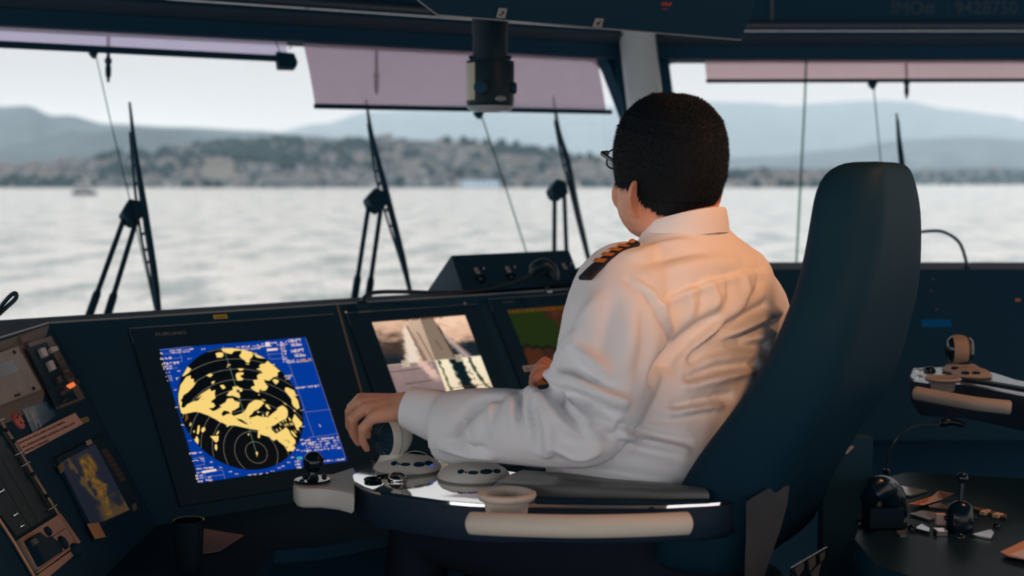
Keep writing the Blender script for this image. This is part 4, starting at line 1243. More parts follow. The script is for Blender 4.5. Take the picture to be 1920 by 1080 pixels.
for x, y in ((82, 992), (96, 1016), (108, 1009), (103, 1054)):
    mb = MB(); q = random.Random(int(x))
    for k in range(5): mb.prism([FL.px(x + k * 1.7, y - k * .9, .0102 if y < 1050 else .0082), FL.px(x + k * 1.7 + 1.1, y - k * .9 - .5, .0102 if y < 1050 else .0082), FL.px(x + k * 1.7, y - k * .9 - 2.4, .0102 if y < 1050 else .0082)], FL.n * .0003)
    mb.build('print', INK, u)
mb = MB(); mb.ball(FL.px(140, 1032, .01), .014, 8); mb.build('corner_knob', BLK2, u)

# small chart repeater and its bits
u = thing('chart_repeater', FL.px(180, 960), 'small tilted chart screen with golden land on the left wing', 'monitor')
wpart('bezel', FL, [(98, 862), (186, 818), (262, 950), (168, 1002)], 0, .008, BLK2, u, .002)
q4 = [FL.px(*q, .0086) for q in ((112, 868), (178, 832), (243, 956), (172, 987))]


def repeater(a, b):
    n1 = nz(a * 4, b * 6, 12)
    c = mix((44, 46, 60), (36, 42, 56), b)
    x = .60 - .10 * b + .05 * nz(b * 6, 3)
    c = mix(c, (140, 100, 42), sm(.17, .09, abs(a - x) + .1 * n1 - .04 * sm(.6, .2, b)) * (.75 + .6 * nz(a * 12, b * 12, 4)) * sm(0, .15, b))
    c = mix(c, (120, 92, 48), sm(.06, .02, abs(a - .22 - .25 * b) + .12 * n1) * .7 * sm(.75, .6, b))
    c = mix(c, (88, 70, 50), sm(.75, .95, b + .2 * n1) * sm(.2, .4, a))
    return c


vs_ = []; cl = []
NX, NY = 40, 60
for j in range(NY + 1):
    for i in range(NX + 1):
        a, b = i / NX, j / NY
        vs_.append(q4[0].lerp(q4[1], a).lerp(q4[3].lerp(q4[2], a), b)); cl.append((*srgb(*[min(255, max(0, c)) for c in repeater(a, b)]), 1))
mb = MB(); mb.add(vs_, [(j * (NX + 1) + i, (j + 1) * (NX + 1) + i, (j + 1) * (NX + 1) + i + 1, j * (NX + 1) + i + 1) for j in range(NY) for i in range(NX)])
o = mb.build('screen', picmat('repeater_picture', .6), u, smooth=0)
ca = o.data.color_attributes.new('picture', 'FLOAT_COLOR', 'POINT')
for i in range(len(cl)): ca.data[i].color = cl[i]
wpart('white_tag', FL, [(160, 828), (169, 823.5), (173, 832), (164, 836)], .008, .0095, mat('tag_white', (.40, .33, .30), .7), u)
for k in range(7):
    t0, t1 = (k + .08) / 7, (k + .92) / 7
    A_, B_ = V((188, 843, 0)), V((226, 906, 0)); C_, D_ = V((198, 841, 0)), V((236, 900, 0))
    p = [A_.lerp(B_, t0), C_.lerp(D_, t0), C_.lerp(D_, t1), A_.lerp(B_, t1)]
    wpart('soft_key', FL, [(z_.x, z_.y) for z_ in p], .008, .0105, mat('soft_key_brown', (.06, .045, .045), .6), u)
for pts in ([(107, 874), (116, 869), (119, 882), (113, 889)], [(246, 948), (252, 945), (254, 955), (249, 960)]):
    wpart('corner_clip', FL, pts, .008, .012, mat('clip_yellow', (.20, .16, .07), .6), u)
mb = MB(); mb.tube([FL.px(97, 856, .010), FL.px(104, 876, .012)], .0012, 6); mb.build('wire_clip', STEEL, u)
o = wpart('sticky_note', FL, [(163, 983), (184, 980), (198, 1007), (178, 1011)], .0095, .0105, mat('orange_note_paper', (.62, .30, .12), .8), None)
tag(o, 'orange sticky note below the small chart screen', 'note')

# glass and note on the ledge
g = V((*at(355, 1070, 2.83).xy, LEDGE))
u = thing('drinking_glass', g, 'dark drinking glass standing at the bottom edge before a note', 'glass')
mb = MB(); rr_ = .031
mb.lathe(g, (0, 0, 1), [(.024, .001), (.0255, .004), (rr_, .10), (rr_ - .001, .1005), (rr_ - .0025, .10), (.023, .008)], 32)
gm_ = mat('dark_glass', (.01, .022, .03), .06, spec=.7, coat=.3)
mb.build('cup', gm_, u, smooth=60)
mb = MB(); mb.lathe(g, (0, 0, 1), [(.0275, .08), (.002, .081)], 24, caps=False); mb.build('drink', mat('dark_tea', (.03, .012, .008), .08), u)
mb = MB(); mb.tube([g + V((.0235 * cos(a / 40 * 2 * pi), .0235 * sin(a / 40 * 2 * pi), .004)) for a in range(41)], .0016, 6); mb.build('foot_ring', mat('copper_foot', (.35, .10, .05), .3, metal=.6), u)
pt = [atz(x, y, LEDGE + .002) for x, y in ((372, 990), (458, 1004), (412, 1034), (372, 1040))]
u = thing('note_paper', pt[0], 'pinkish handwritten note lying on the ledge behind the glass', 'note')
mb = MB(); mb.prism(pt, (0, 0, .0008)); mb.build('sheet', mat('pink_paper', (.50, .30, .25), .85), u)
mb = MB(); rr = random.Random(2)
for k in range(5):
    for x in [390 + j * 2.4 for j in range(22)]:
        y = 1003 + k * 5.5 + (x - 390) * .13
        if x < 440 - k * 6 and rr.random() < .6:
            a, b = atz(x, y, LEDGE + .003), atz(x + 2, y - rr.uniform(0, 2), LEDGE + .003)
            mb.prism([a, b, b + V((0, -.0012, 0)), a + V((0, -.0012, 0))], (0, 0, .0003))
mb.build('handwriting', mat('pen_ink', (.16, .09, .08), .8), u)
# ================================================================ captain's chair
HC = radians(61)
ch = V((-sin(HC), cos(HC), 0)); cr = V((cos(HC), sin(HC), 0))      # chair forward, chair right
CO = V((*at(1250, 800, 2.66).xy, 0))                                # seat centre on the floor
ZA = 1.5 - .526
chair = thing('helm_chair', CO, 'large black leather helm chair in the middle, with captain seated', 'chair', 'helm chairs')


def rrect(c, ax, ay, ha, hb, r, n=5, dent=0.0):
    """rounded rectangle ring; dent hollows the +ay side"""
    out = []
    for sa, sb, a0 in ((1, 1, 0), (-1, 1, 90), (-1, -1, 180), (1, -1, 270)):
        for k in range(n + 1):
            a = radians(a0 + 90 * k / n)
            x = sa * (ha - r) + r * cos(a); y = sb * (hb - r) + r * sin(a)
            out.append([x, y])
        if (sa, sb) == (1, 1):
            for t in (.6, .2, -.2, -.6): out.append([ha * t * .9, hb - dent * (1 - abs(t) ** 2)])
        if (sa, sb) == (-1, -1):
            for t in (-.6, -.2, .2, .6): out.append([ha * t * .9, -hb])
    return [c + ax * x + ay * y for x, y in out]


trace = [(1250, 930, .245, .17), (1290, 862, .245, .17), (1338, 800, .245, .165), (1392, 730, .24, .15), (1434, 652, .235, .13), (1466, 575, .225, .125), (1486, 512, .20, .125), (1498, 450, .182, .125), (1506, 400, .172, .122), (1514, 358, .160, .115), (1532, 326, .140, .10), (1560, 309, .112, .08), (1592, 302, .07, .05)]
rings = []
low = None
for x, y, hw, th in trace:
    fl = hit(x, y, CO - cr * hw, cr)
    if low is None:
        low = fl
        for dz_, f_ in ((-.16, .06), (-.08, .035)):
            c = fl + ch * f_ + V((0, 0, dz_)) + cr * hw - ch * th / 2
            rings.append(rrect(c, cr, ch, hw, th / 2, .05, 5, .03))
    c = fl + cr * hw - ch * th / 2
    rings.append(rrect(c, cr, ch, hw, th / 2, min(.05, th * .42, hw * .6), 5, .035 if y > 520 else .02))
mb = MB(); mb.loft(rings); mb.build('backrest', LEATH, chair, smooth=70, subsurf=1)
PLAST = mat('chair_shell_plastic', (.030, .05, .065), .55, spec=.3)
# seat, shell and pedestal
sc_ = CO + ch * .10
mb = MB()
mb.loft([rrect(sc_ + V((0, 0, z)), cr, ch, .25 * k, .27 * k, .07) for z, k in ((.62, .90), (.64, 1.0), (.70, 1.02), (.74, .98), (.755, .90))]); mb.build('seat_cushion', LEATH, chair, smooth=70)
SHELL = mat('chair_side_shell', (.035, .04, .045), .6, spec=.3)
mb = MB()
tip = [at(x, y, d) for x, y, d in ((1396, 940, 2.30), (1436, 916, 2.32), (1466, 913, 2.36), (1462, 950, 2.36), (1446, 1005, 2.35), (1420, 1080, 2.32), (1405, 1130, 2.30), (1392, 1130, 2.28), (1398, 1040, 2.28))]
mb.prism(tip, cr * .03 - ch * .005); mb.build('side_shell', SHELL, chair, bevel=.008)
mb = MB(); mb.loft([rrect(CO + V((0, 0, z)) + ch * .04, cr, ch, a, b, .05) for z, a, b in ((.52, .16, .18), (.60, .24, .26), (.62, .24, .26))]); mb.build('seat_pan', PLAST, chair)
mb = MB(); mb.lathe(CO, (0, 0, 1), [(.26, .001), (.26, .02), (.10, .05), (.075, .10), (.075, .52)], 28); mb.build('pedestal', PLAST, chair, smooth=50)
# port arm console
GLO = mat('arm_top_gloss', (.80, .78, .77), .07, metal=1)
NAVY = mat('arm_side_navy', (.012, .026, .048), .5, spec=.3)
top_px = [(664, 880), (658, 893), (664, 905), (680, 914), (702, 921), (770, 931.5), (828, 939.5), (880, 944), (935, 947), (1010, 946), (1120, 948), (1250, 948), (1330, 944), (1400, 938), (1400, 926), (1250, 915), (1120, 903), (1030, 893), (973, 887), (900, 876), (830, 866), (770, 859), (718, 857.5), (686, 865)]
arm = [atz(x, y, ZA) for x, y in top_px]
ca_ = sum(arm, V()) / len(arm)
sh = lambda k, z: [V((ca_.x + (p.x - ca_.x) * k, ca_.y + (p.y - ca_.y) * k, z)) for p in arm]
mb = MB(); mb.loft([sh(.95, ZA - .064), sh(.99, ZA - .054), sh(1.0, ZA - .03), sh(1.0, ZA - .005)]); ap = mb.build('arm_console', NAVY, chair, smooth=50)
gl = [i for i, (x, y) in enumerate(top_px) if x < 990]
mb = MB(); mb.loft([sh(.995, ZA - .005), sh(.992, ZA), sh(.985, ZA + .001)]); mb.build('arm_top', GLO, ap, smooth=30)
mb = MB(); mb.prism([atz(x, y, ZA + .001) for x, y in ((1003, 934), (1120, 937), (1250, 940), (1330, 938), (1330, 944), (1250, 947), (1120, 946), (1003, 943))], (0, 0, .003)); mb.build('arm_groove', BLK2, ap)
pad = [atz(x, y, ZA + .012) for x, y in ((925, 911), (950, 896), (976, 886), (1030, 890), (1120, 900), (1250, 914), (1330, 920), (1330, 926), (1250, 925), (1120, 920), (1000, 916))]
cp = sum(pad, V()) / len(pad)
mb = MB(); mb.loft([[V((p.x, p.y, ZA)) for p in pad], pad, [V((cp.x + (p.x - cp.x) * .97, cp.y + (p.y - cp.y) * .94, p.z + .006)) for p in pad]]); mb.build('arm_pad', mat('arm_pad_leather', (.11, .11, .105), .35, spec=.5), chair, smooth=60)
mb = MB(); mb.prism([atz(x, y, ZA + .002) for x, y in ((903, 855), (915, 846), (1012, 862), (1030, 884), (1000, 884))], (0, 0, .004)); mb.build('arm_tray', BLK2, ap)


def surf(px, py, c, rx, az):
    """where the view line through px,py meets an ellipsoid of revolution (rx, height az), with its normal"""
    d = ray(px, py); o = CAM - c
    S = V((1 / rx, 1 / rx, 1 / az)); D = V((d.x * S.x, d.y * S.y, d.z * S.z)); O = V((o.x * S.x, o.y * S.y, o.z * S.z))
    A_ = D.dot(D); B_ = 2 * O.dot(D); C_ = O.dot(O) - 1; dis = B_ * B_ - 4 * A_ * C_
    t = (-B_ - sqrt(max(0, dis))) / (2 * A_); p = CAM + d * t; q = p - c
    return p, V((q.x / rx ** 2, q.y / rx ** 2, q.z / az ** 2)).normalized()


def puck(parent, c, rx, hh, m, base):
    mb = MB(); pr = [(rx * .93, 0), (rx, hh * .12), (rx * .99, hh * .25), (rx * .9, hh * .5), (rx * .7, hh * .78), (rx * .45, hh * .93), (rx * .2, hh)]
    mb.lathe(c, (0, 0, 1), pr, 40); return mb.build(base, m, parent, smooth=60)


def buttons(parent, c, rx, hh, spots, col=None):
    for (x, y, w_, h_) in spots:
        p, n = surf(x, y, c + V((0, 0, hh * .12)), rx, hh * .92)
        a = n.cross(V((0, 0, 1))).normalized(); b = a.cross(n)
        mb = MB(); mb.loft([[p + n * t + a * (w_ * s_ * cos(2 * pi * k / 16)) + b * (h_ * s_ * sin(2 * pi * k / 16)) for k in range(16)] for t, s_ in ((-.002, 1), (.0006, 1), (.001, .85))])
        mb.build('button', col or BLK2, parent)


c1 = atz(764, 880, ZA + .001); r1_ = 64 * (c1 - CAM).dot(FW) / FPX
jb = puck(chair, c1, r1_, .027, OFFW, 'joystick_base')
buttons(jb, c1, r1_, .027, [(739, 868.5, .006, .006), (747.5, 870, .002, .002), (760, 870.5, .009, .004), (786, 870.5, .011, .006), (804, 868, .010, .006)])
buttons(jb, c1, r1_, .027, [(809, 871.5, .004, .0022)], emat('blue_led', srgb(40, 90, 230)))
c2 = atz(888, 896, ZA + .001); r2_ = 68 * (c2 - CAM).dot(FW) / FPX
pk = puck(chair, c2, r2_, .029, OFFW, 'control_puck')
buttons(pk, c2, r2_, .029, [(864, 884, .006, .0055), (873.5, 885.5, .002, .002), (887, 886, .009, .004), (912, 884, .012, .006), (932, 883, .009, .005)])
# joystick ball
jc = at(733, 818, (c1 - CAM).dot(FW) + .0); jr = 40.5 * (c1 - CAM).dot(FW) / FPX
jax = (V((-.80, -.60, 0))).normalized()
mb = MB(); mb.lathe(jc - jax * jr * .96, jax, [(jr * sqrt(max(.0004, 1 - t * t)), (t + .96) * jr) for t in (-.95, -.8, -.55, -.3, 0, .25, .42)], 36); jo = mb.build('joystick_ball', OFFW, chair, smooth=70)
mb = MB(); mb.lathe(jc, jax, [(jr * .90, jr * .42), (jr * .80, jr * .55), (jr * .60, jr * .70), (jr * .35, jr * .78), (jr * .12, jr * .80)], 36); cap = mb.build('black_cap', BLK2, jo, smooth=60)
mb = MB()
for k in range(18):
    a = 2 * pi * k / 18; u_ = jax.orthogonal().normalized(); v_ = jax.cross(u_); d_ = u_ * cos(a) + v_ * sin(a)
    mb.tube([jc + jax * jr * .79 + d_ * jr * .22, jc + jax * jr * .72 + d_ * jr * .58, jc + jax * jr * .56 + d_ * jr * .82], .0011, 5)
mb.build('grip_ribs', mat('rib_grey', (.03, .05, .06), .4), jo)
mb = MB(); u_ = jax.orthogonal().normalized(); v_ = jax.cross(u_)
mb.tube([jc + u_ * (jr * 1.0 * cos(a / 48 * 2 * pi)) + v_ * (jr * 1.0 * sin(a / 48 * 2 * pi)) for a in range(49)], .0007, 5); mb.build('seam', mat('seam_grey', (.2, .19, .17), .6), jo)
mb = MB(); mb.lathe(c1 + V((0, 0, .015)) + (at(736, 860, 2.6) - at(764, 860, 2.6)), (0, 0, 1), [(.028, 0), (.021, .014), (.020, .028), (.024, .042)], 28); mb.build('joystick_neck', OFFW, chair, smooth=60)
mb = MB(); mb.ball(at(778, 866, (c1 - CAM).dot(FW) + .02), (.030, .026, .020), 12); mb.build('joystick_boot', BLKG, chair, smooth=180)
c3 = atz(745, 902, ZA); mb = MB(); mb.ball(c3 + V((0, 0, .003)), (.0175, .0175, .0135), 12); mb.build('track_ball', mat('smoky_chrome', (.4, .38, .36), .12, metal=1), chair, smooth=180)
c4 = atz(699, 901, ZA + .002); mb = MB(); mb.tube([c4 + V((.013 * cos(a / 24 * 2 * pi), .013 * sin(a / 24 * 2 * pi), .002)) for a in range(25)], .003, 8); mb.build('button_ring', BLKG, chair)
for q in ((712, 895), (722, 894)):
    mb = MB(); mb.lathe(atz(*q, ZA), (0, 0, 1), [(.005, 0), (.005, .004), (.003, .005)], 12); mb.build('push_button', BLKG, chair)
# cup holder
c5 = atz(950, 931, ZA + .012); k5 = (c5 - CAM).dot(FW) / FPX
mb = MB(); mb.lathe(c5, (0, 0, 1), [(.010, -.026), (35 * k5, -.028), (40 * k5, -.026), (42 * k5, -.006), (52 * k5, -.004), (56 * k5, .002), (55 * k5, .007), (48 * k5, .009), (41 * k5, .006), (38 * k5, -.012), (.010, -.014)], 40); mb.build('cup_holder', BEIGE, chair, smooth=50)
mb = MB(); mb.lathe(c5, (0, 0, 1), [(37.5 * k5, -.0115), (.002, -.0125)], 30, caps=False); mb.build('cup_holder_liner', BLK2, chair)
# grab bar
bar = catmull([at(884, 981, 2.255), at(950, 984, 2.225), at(1080, 987, 2.195), at(1200, 985, 2.205), at(1288, 981, 2.235)], 8)
nb = len(bar)
mb = MB(); mb.tube([bar[0] + (bar[0] - bar[1]).normalized() * .004] + bar + [bar[-1] + (bar[-1] - bar[-2]).normalized() * .004], [.013] + [.0182] * nb + [.013], 20); mb.build('grab_bar', BEIGE, chair, smooth=60)
for t in (3, nb - 4):
    mb = MB(); mb.tube([bar[t], bar[t] + V((0, .06, -.012))], .009, 10); mb.build('bar_bracket', BLK2, chair)
# beige outrigger with ball controller
zo = ZA - .004
o_px = [(552, 899), (549, 907), (553, 914), (565, 917), (600, 917), (636, 921), (664, 928), (668, 890), (664, 876), (640, 884), (624, 889), (600, 889), (570, 891)]
ot = [atz(x, y, zo) for x, y in o_px]; oc = sum(ot, V()) / len(ot)
so_ = lambda k, z: [V((oc.x + (p.x - oc.x) * k, oc.y + (p.y - oc.y) * k, z)) for p in ot]
mb = MB(); mb.loft([so_(.92, zo - .034), so_(.99, zo - .028), so_(1, zo - .006), so_(.96, zo)]); mb.build('controller_bracket', OFFW, chair, smooth=60)
dc = atz(586, 902, zo + .001); kd = (dc - CAM).dot(FW) / FPX
mb = MB(); mb.lathe(dc, (0, 0, 1), [(34 * kd, 0), (35 * kd, .002), (33 * kd, .004)], 32); dk = mb.build('controller_plate', BLKG, chair)
mb = MB(); mb.lathe(dc + V((0, 0, .003)), (0, 0, 1), [(.012, 0), (.009, .008), (.008, .016), (.014, .022)], 20); mb.build('stem', BLKG, dk)
mb = MB(); mb.ball(dc + V((.002, 0, .034)), (.0185, .0185, .019), 14); mb.build('ball_knob', BLKG, dk, smooth=180)
for q in ((572, 893), (608, 893), (566, 903)):
    mb = MB(); mb.ball(atz(*q, zo + .006), .0048, 6); mb.build('nub', BLKG, dk)
# starboard arm, mostly behind the captain
mb = MB(); q = CO + cr * .31 + V((0, 0, ZA - .09)); mb.loft([rrect(q + ch * .12 + V((0, 0, z)), cr, ch, .06 * k, .34 * k, .05) for z, k in ((0, .9), (.02, 1), (.07, 1), (.085, .92))]); mb.build('starboard_arm', NAVY, chair, smooth=50)

# ================================================================ second chair and the desk at the right
ZB = 1.5 - .455
HB = radians(38)
bh = V((-sin(HB), cos(HB), 0)); br = V((cos(HB), sin(HB), 0))
ch2 = thing('helm_chair', V((*atz(2010, 760, 1.0).xy, 0)), 'second helm chair at right edge, only its arm with ball control showing', 'chair', 'helm chairs')
t2 = [(1711, 690), (1705, 705), (1712, 712), (1740, 716), (1800, 718), (1850, 726), (1930, 742), (2060, 770), (2120, 760), (2060, 742), (1960, 722), (1905, 712), (1868, 700), (1830, 690), (1770, 688)]
arm2 = [atz(x, y, ZB) for x, y in t2]; a2 = sum(arm2, V()) / len(arm2)
s2 = lambda k, z: [V((a2.x + (p.x - a2.x) * k, a2.y + (p.y - a2.y) * k, z)) for p in arm2]
mb = MB(); mb.loft([s2(.90, ZB - .08), s2(.98, ZB - .06), s2(1, ZB - .02), s2(1, ZB - .004)]); ap2 = mb.build('arm_console', NAVY, ch2, smooth=50)
mb = MB(); mb.loft([s2(.995, ZB - .004), s2(.985, ZB)]); mb.build('arm_top', mat('arm_top_satin', (.42, .44, .46), .3, metal=1), ap2)
mb = MB(); mb.prism([atz(x, y, ZB + .001) for x, y in ((1798, 713), (1850, 720), (1930, 734), (2050, 758), (2050, 753), (1930, 730), (1850, 716), (1798, 710))], (0, 0, .004)); mb.build('arm_groove', BLK2, ap2)
bar2 = catmull([at(1718, 737, 3.10), at(1760, 745, 3.06), at(1830, 757, 3.0), at(1893, 764, 2.97)], 8)
mb = MB(); mb.tube([bar2[0] + (bar2[0] - bar2[1]).normalized() * .004] + bar2 + [bar2[-1] + (bar2[-1] - bar2[-2]).normalized() * .004], [.011] + [.0150] * len(bar2) + [.011], 18); mb.build('grab_bar', mat('dimmed_beige', (.34, .30, .27), .6, spec=.2, bump=.1, bscale=500), ch2, smooth=60)  # darker copy of the beige, dimness put into the colour
for t in (4, len(bar2) - 4):
    mb = MB(); mb.tube([bar2[t], bar2[t] + V((0, .07, .0))], .008, 10); mb.build('bar_bracket', BLK2, ch2)
d5 = atz(1768, 712, ZB + .010); kk = (d5 - CAM).dot(FW) / FPX
mb = MB(); mb.lathe(d5, (0, 0, 1), [(.008, -.022), (21 * kk, -.024), (23 * kk, -.006), (31 * kk, -.003), (34 * kk, .002), (32 * kk, .006), (26 * kk, .005), (22 * kk, -.012), (.008, -.013)], 36); mb.build('cup_holder', MATS['dimmed_beige'], ch2, smooth=50)
for i, (x, y, rp, hh, nm) in enumerate(((1803, 697, 36, .022, 'joystick_base'), (1822, 706, 37, .022, 'control_puck'))):
    c = atz(x, y, ZB + .001); kk = (c - CAM).dot(FW) / FPX
    p_ = puck(ch2, c, rp * kk, hh, MATS['dimmed_beige'], nm)
    buttons(p_, c, rp * kk, hh, [(x - 12, y - 7, .010, .005), (x + 8, y - 7, .010, .005)])
    if i == 0: cb = c; kb = kk
jc = at(1797, 656, (cb - CAM).dot(FW)); jr = 29 * kb; jax = V((-.99, .08, 0)).normalized()
mb = MB(); mb.lathe(jc - jax * jr * .6, jax, [(jr * .55, 0), (jr * .80, 0.001), (jr * .95, jr * .28), (jr, jr * .6), (jr * .97, jr * .86), (jr * .90, jr * 1.03)], 32); jo = mb.build('joystick_ball', mat('joystick_tan', (.30, .22, .17), .55, bump=.1, bscale=500), ch2, smooth=60)
for s_, l_ in ((1, .42), (-1, .6)):
    mb = MB(); mb.lathe(jc + jax * jr * l_ * s_, jax * s_, [(jr * .88, 0), (jr * .72, jr * .22), (jr * .4, jr * .36), (jr * .1, jr * .4)], 28); mb.build('black_cap', BLKG, jo, smooth=60)
mb = MB(); mb.lathe(cb + V((0, 0, .012)), (0, 0, 1), [(.024, 0), (.02, .02), (.022, .03)], 20); mb.build('joystick_neck', BLK2, ch2)
c = atz(1743, 697, ZB); mb = MB(); mb.ball(c + V((0, 0, .002)), (.0145, .0145, .011), 10); mb.build('track_ball', BLKG, ch2, smooth=180)
for q in ((1722, 694), (1732, 693), (1724, 706)):
    mb = MB(); mb.lathe(atz(*q, ZB), (0, 0, 1), [(.009, 0), (.009, .003), (.006, .004)], 14); mb.build('push_button', CHROME, ch2)
q = V(ch2['_w'])
mb = MB(); mb.loft([rrect(q + V((0, 0, z)), br, bh, a, b, .05) for z, a, b in ((.60, .22, .24), (.66, .25, .26), (.74, .24, .25))]); mb.build('seat_cushion', LEATH, ch2, smooth=60)
mb = MB(); mb.loft([rrect(q - bh * (.26 + (z - .74) * .35) + V((0, 0, z)), br, bh, a, .06, .05) for z, a in ((.70, .24), (.95, .24), (1.2, .21), (1.45, .15), (1.52, .10))]); mb.build('backrest', LEATH, ch2, smooth=60)
mb = MB(); mb.lathe(q, (0, 0, 1), [(.24, .001), (.24, .02), (.08, .05), (.07, .62)], 24); mb.build('pedestal', PLAST, ch2)

# starboard console under the window ahead
sc2 = thing('starboard_console', at(1700, 900, 4.6).xy.to_3d(), 'dark tall console under the right window behind the chair', 'console')
ZS = 1.5 - 165 * 4.55 / FPX
yb = at(1700, 505, 4.55).y
x0s, x1s = at(1205, 505, 4.6).x, 2.75
mb = MB(); prof = [(0, ZS), (.42, ZS), (.42, .02), (-.12, .02), (-.12, .70), (-.30, .72), (-.30, .76)]
mb.prism([V((x0s, yb + a, b)) for a, b in prof], (x1s - x0s, 0, 0)); mb.build('cabinet', BLK, sc2, bevel=.003)
FSC = Frame(V((x0s, yb, ZS)), (1, 0, 0), V((0, .30, ZS - .76)))
mb = MB(); u, v = FSC.uv(1728, 613); u2, v2 = FSC.uv(1782, 600); mb.fbox(FSC, u, u2, v, v2, .001, .003); mb.build('blue_display', emat('dim_blue', srgb(6, 50, 78), .8), sc2)
mb = MB(); u, v = FSC.uv(1908, 563); mb.fbox(FSC, u - .008, u + .008, v - .004, v + .004, .001, .003); mb.build('orange_lamp', emat('dim_orange', srgb(120, 66, 40), .8), sc2)
for q in ((1749, 524), (1755, 581), (1745, 546)):
    u, v = FSC.uv(*q); mb = MB(); mb.lathe(FSC.p(u, v), FSC.n, [(.004, 0), (.004, .004)], 8); mb.build('indicator', mat('indicator_grey', (.10, .12, .13), .4), sc2)
u = thing('gooseneck_cable', at(1813, 505, 4.6), 'curved black gooseneck standing on the right console beside headrest', 'gooseneck')
mb = MB(); mb.tube(catmull([at(1690, 440, 4.6), at(1745, 433, 4.6), at(1772, 436, 4.6), at(1798, 454, 4.6), at(1810, 484, 4.6), at(1813, 508, 4.6)], 8), .0052, 10); mb.build('gooseneck', CABLE, u)
mb = MB(); mb.lathe(at(1813, 506, 4.6), V((0, 0, 1)), [(.011, -.006), (.011, .008), (.006, .012)], 12); mb.build('socket', BLK2, u)

DBLK = mat('desk_fitting_black', (.002, .010, .018), .22, spec=.35)
# centre desk with switches at lower right
ZD = .90
cdk = thing('centre_desk', V((*atz(1800, 1000, ZD).xy, 0)), 'dark desk between the chairs crowded with switches and levers', 'desk')
dpx = [(1600, 1010), (1640, 900), (1700, 884), (2060, 905), (2120, 1060), (1860, 1130), (1640, 1060)]
dp = [atz(x, y, ZD) for x, y in dpx]
mb = MB(); mb.prism(dp, (0, 0, -.04)); mb.build('desk_top', mat('desk_black', (.004, .020, .036), .4, spec=.12), cdk, bevel=.003)
dcn = sum(dp, V()) / len(dp)
mb = MB(); mb.prism([V((dcn.x + (p.x - dcn.x) * .9, dcn.y + (p.y - dcn.y) * .9, ZD - .045)) for p in dp], (0, 0, -(ZD - .05))); mb.build('desk_base', BLK, cdk)
GL2 = mat('plate_gloss', (.10, .12, .14), .12, spec=.7); SILV = mat('silver_plate', (.55, .55, .55), .18, metal=1)


def dplate(name, pts, h, m, parent=cdk, bevel=0):
    mb = MB(); mb.prism([atz(x, y, ZD + .001) for x, y in pts], (0, 0, h)); return mb.build(name, m, parent, bevel=bevel)


dplate('switch_plate', [(1705, 966), (1728, 960), (1772, 966), (1742, 977)], .003, GL2)
dplate('switch_plate', [(1740, 950), (1762, 944), (1802, 950), (1796, 958), (1742, 953)], .003, GL2)
dplate('switch_plate', [(1678, 914), (1684, 912), (1738, 922), (1706, 932), (1684, 926)], .003, GL2)
dplate('switch_plate', [(1715, 994), (1728, 986), (1743, 994), (1742, 1001)], .004, SILV)
dplate('switch_plate', [(1680, 999), (1697, 998), (1699, 1008), (1688, 1008)], .004, GL2)
dplate('chrome_plate', [(1820, 1005), (1858, 995), (1864, 1002), (1858, 1012)], .003, SILV)
dplate('key_row', [(1815, 955), (1830, 954), (1888, 968), (1886, 974)], .004, mat('key_row_brown', (.10, .07, .06), .5))
LK = mat('cream_key', (.50, .38, .27), .6)
for q in (((1836, 965), (1846, 961), (1856, 964), (1846, 967)), ((1860, 970), (1870, 966), (1882, 969), (1871, 972)), ((1847, 962), (1852, 960), (1858, 962), (1852, 964))):
    dplate('cream_key', q, .006, LK)
mb = MB()
k0 = atz(1763, 986, ZD); mb.box(k0 + V((0, 0, .012)), (.008, 0, 0), (0, .006, 0), (0, 0, .010)); mb.build('pink_cap_switch', mat('pink_cap', (.55, .40, .35), .5), cdk, bevel=.001)
mb = MB(); k0 = atz(1763, 1003, ZD); mb.box(k0 + V((0, 0, .005)), (.009, 0, 0), (0, .012, 0), (0, 0, .005)); mb.build('guard_switch', SILV, cdk, bevel=.001)
for x, y, r_ in ((1711, 993, .008), (1780, 973, .008), (1800, 1009, .008), (1869, 988, .006), (1694, 985, .007), (1612, 983, .006)):
    mb = MB(); mb.lathe(atz(x, y, ZD), (0, 0, 1), [(r_, 0), (r_, .004), (r_ * .6, .008), (r_ * .2, .009)], 14); mb.build('round_knob', DBLK, cdk)
# lever with ball
lv = atz(1800, 995, ZD)
mb = MB(); mb.lathe(lv, (0, 0, 1), [(.022, 0), (.024, .02), (.019, .045), (.008, .052)], 20); lo = mb.build('lever_boot', DBLK, cdk, smooth=60)
mb = MB(); mb.tube([lv + V((0, 0, .05)), lv + V((.002, 0, .085))], .004, 8); mb.build('lever_rod', DBLK, lo)
mb = MB(); mb.ball(lv + V((.002, 0, .092)), .010, 10); mb.build('lever_ball', DBLK, lo, smooth=180)
for k in range(6):
    a = k / 6 * 2 * pi; mb = MB(); mb.ball(lv + V((.024 * cos(a), .024 * sin(a), .022)), .0045, 5); mb.build('boot_stud', DBLK, lo)
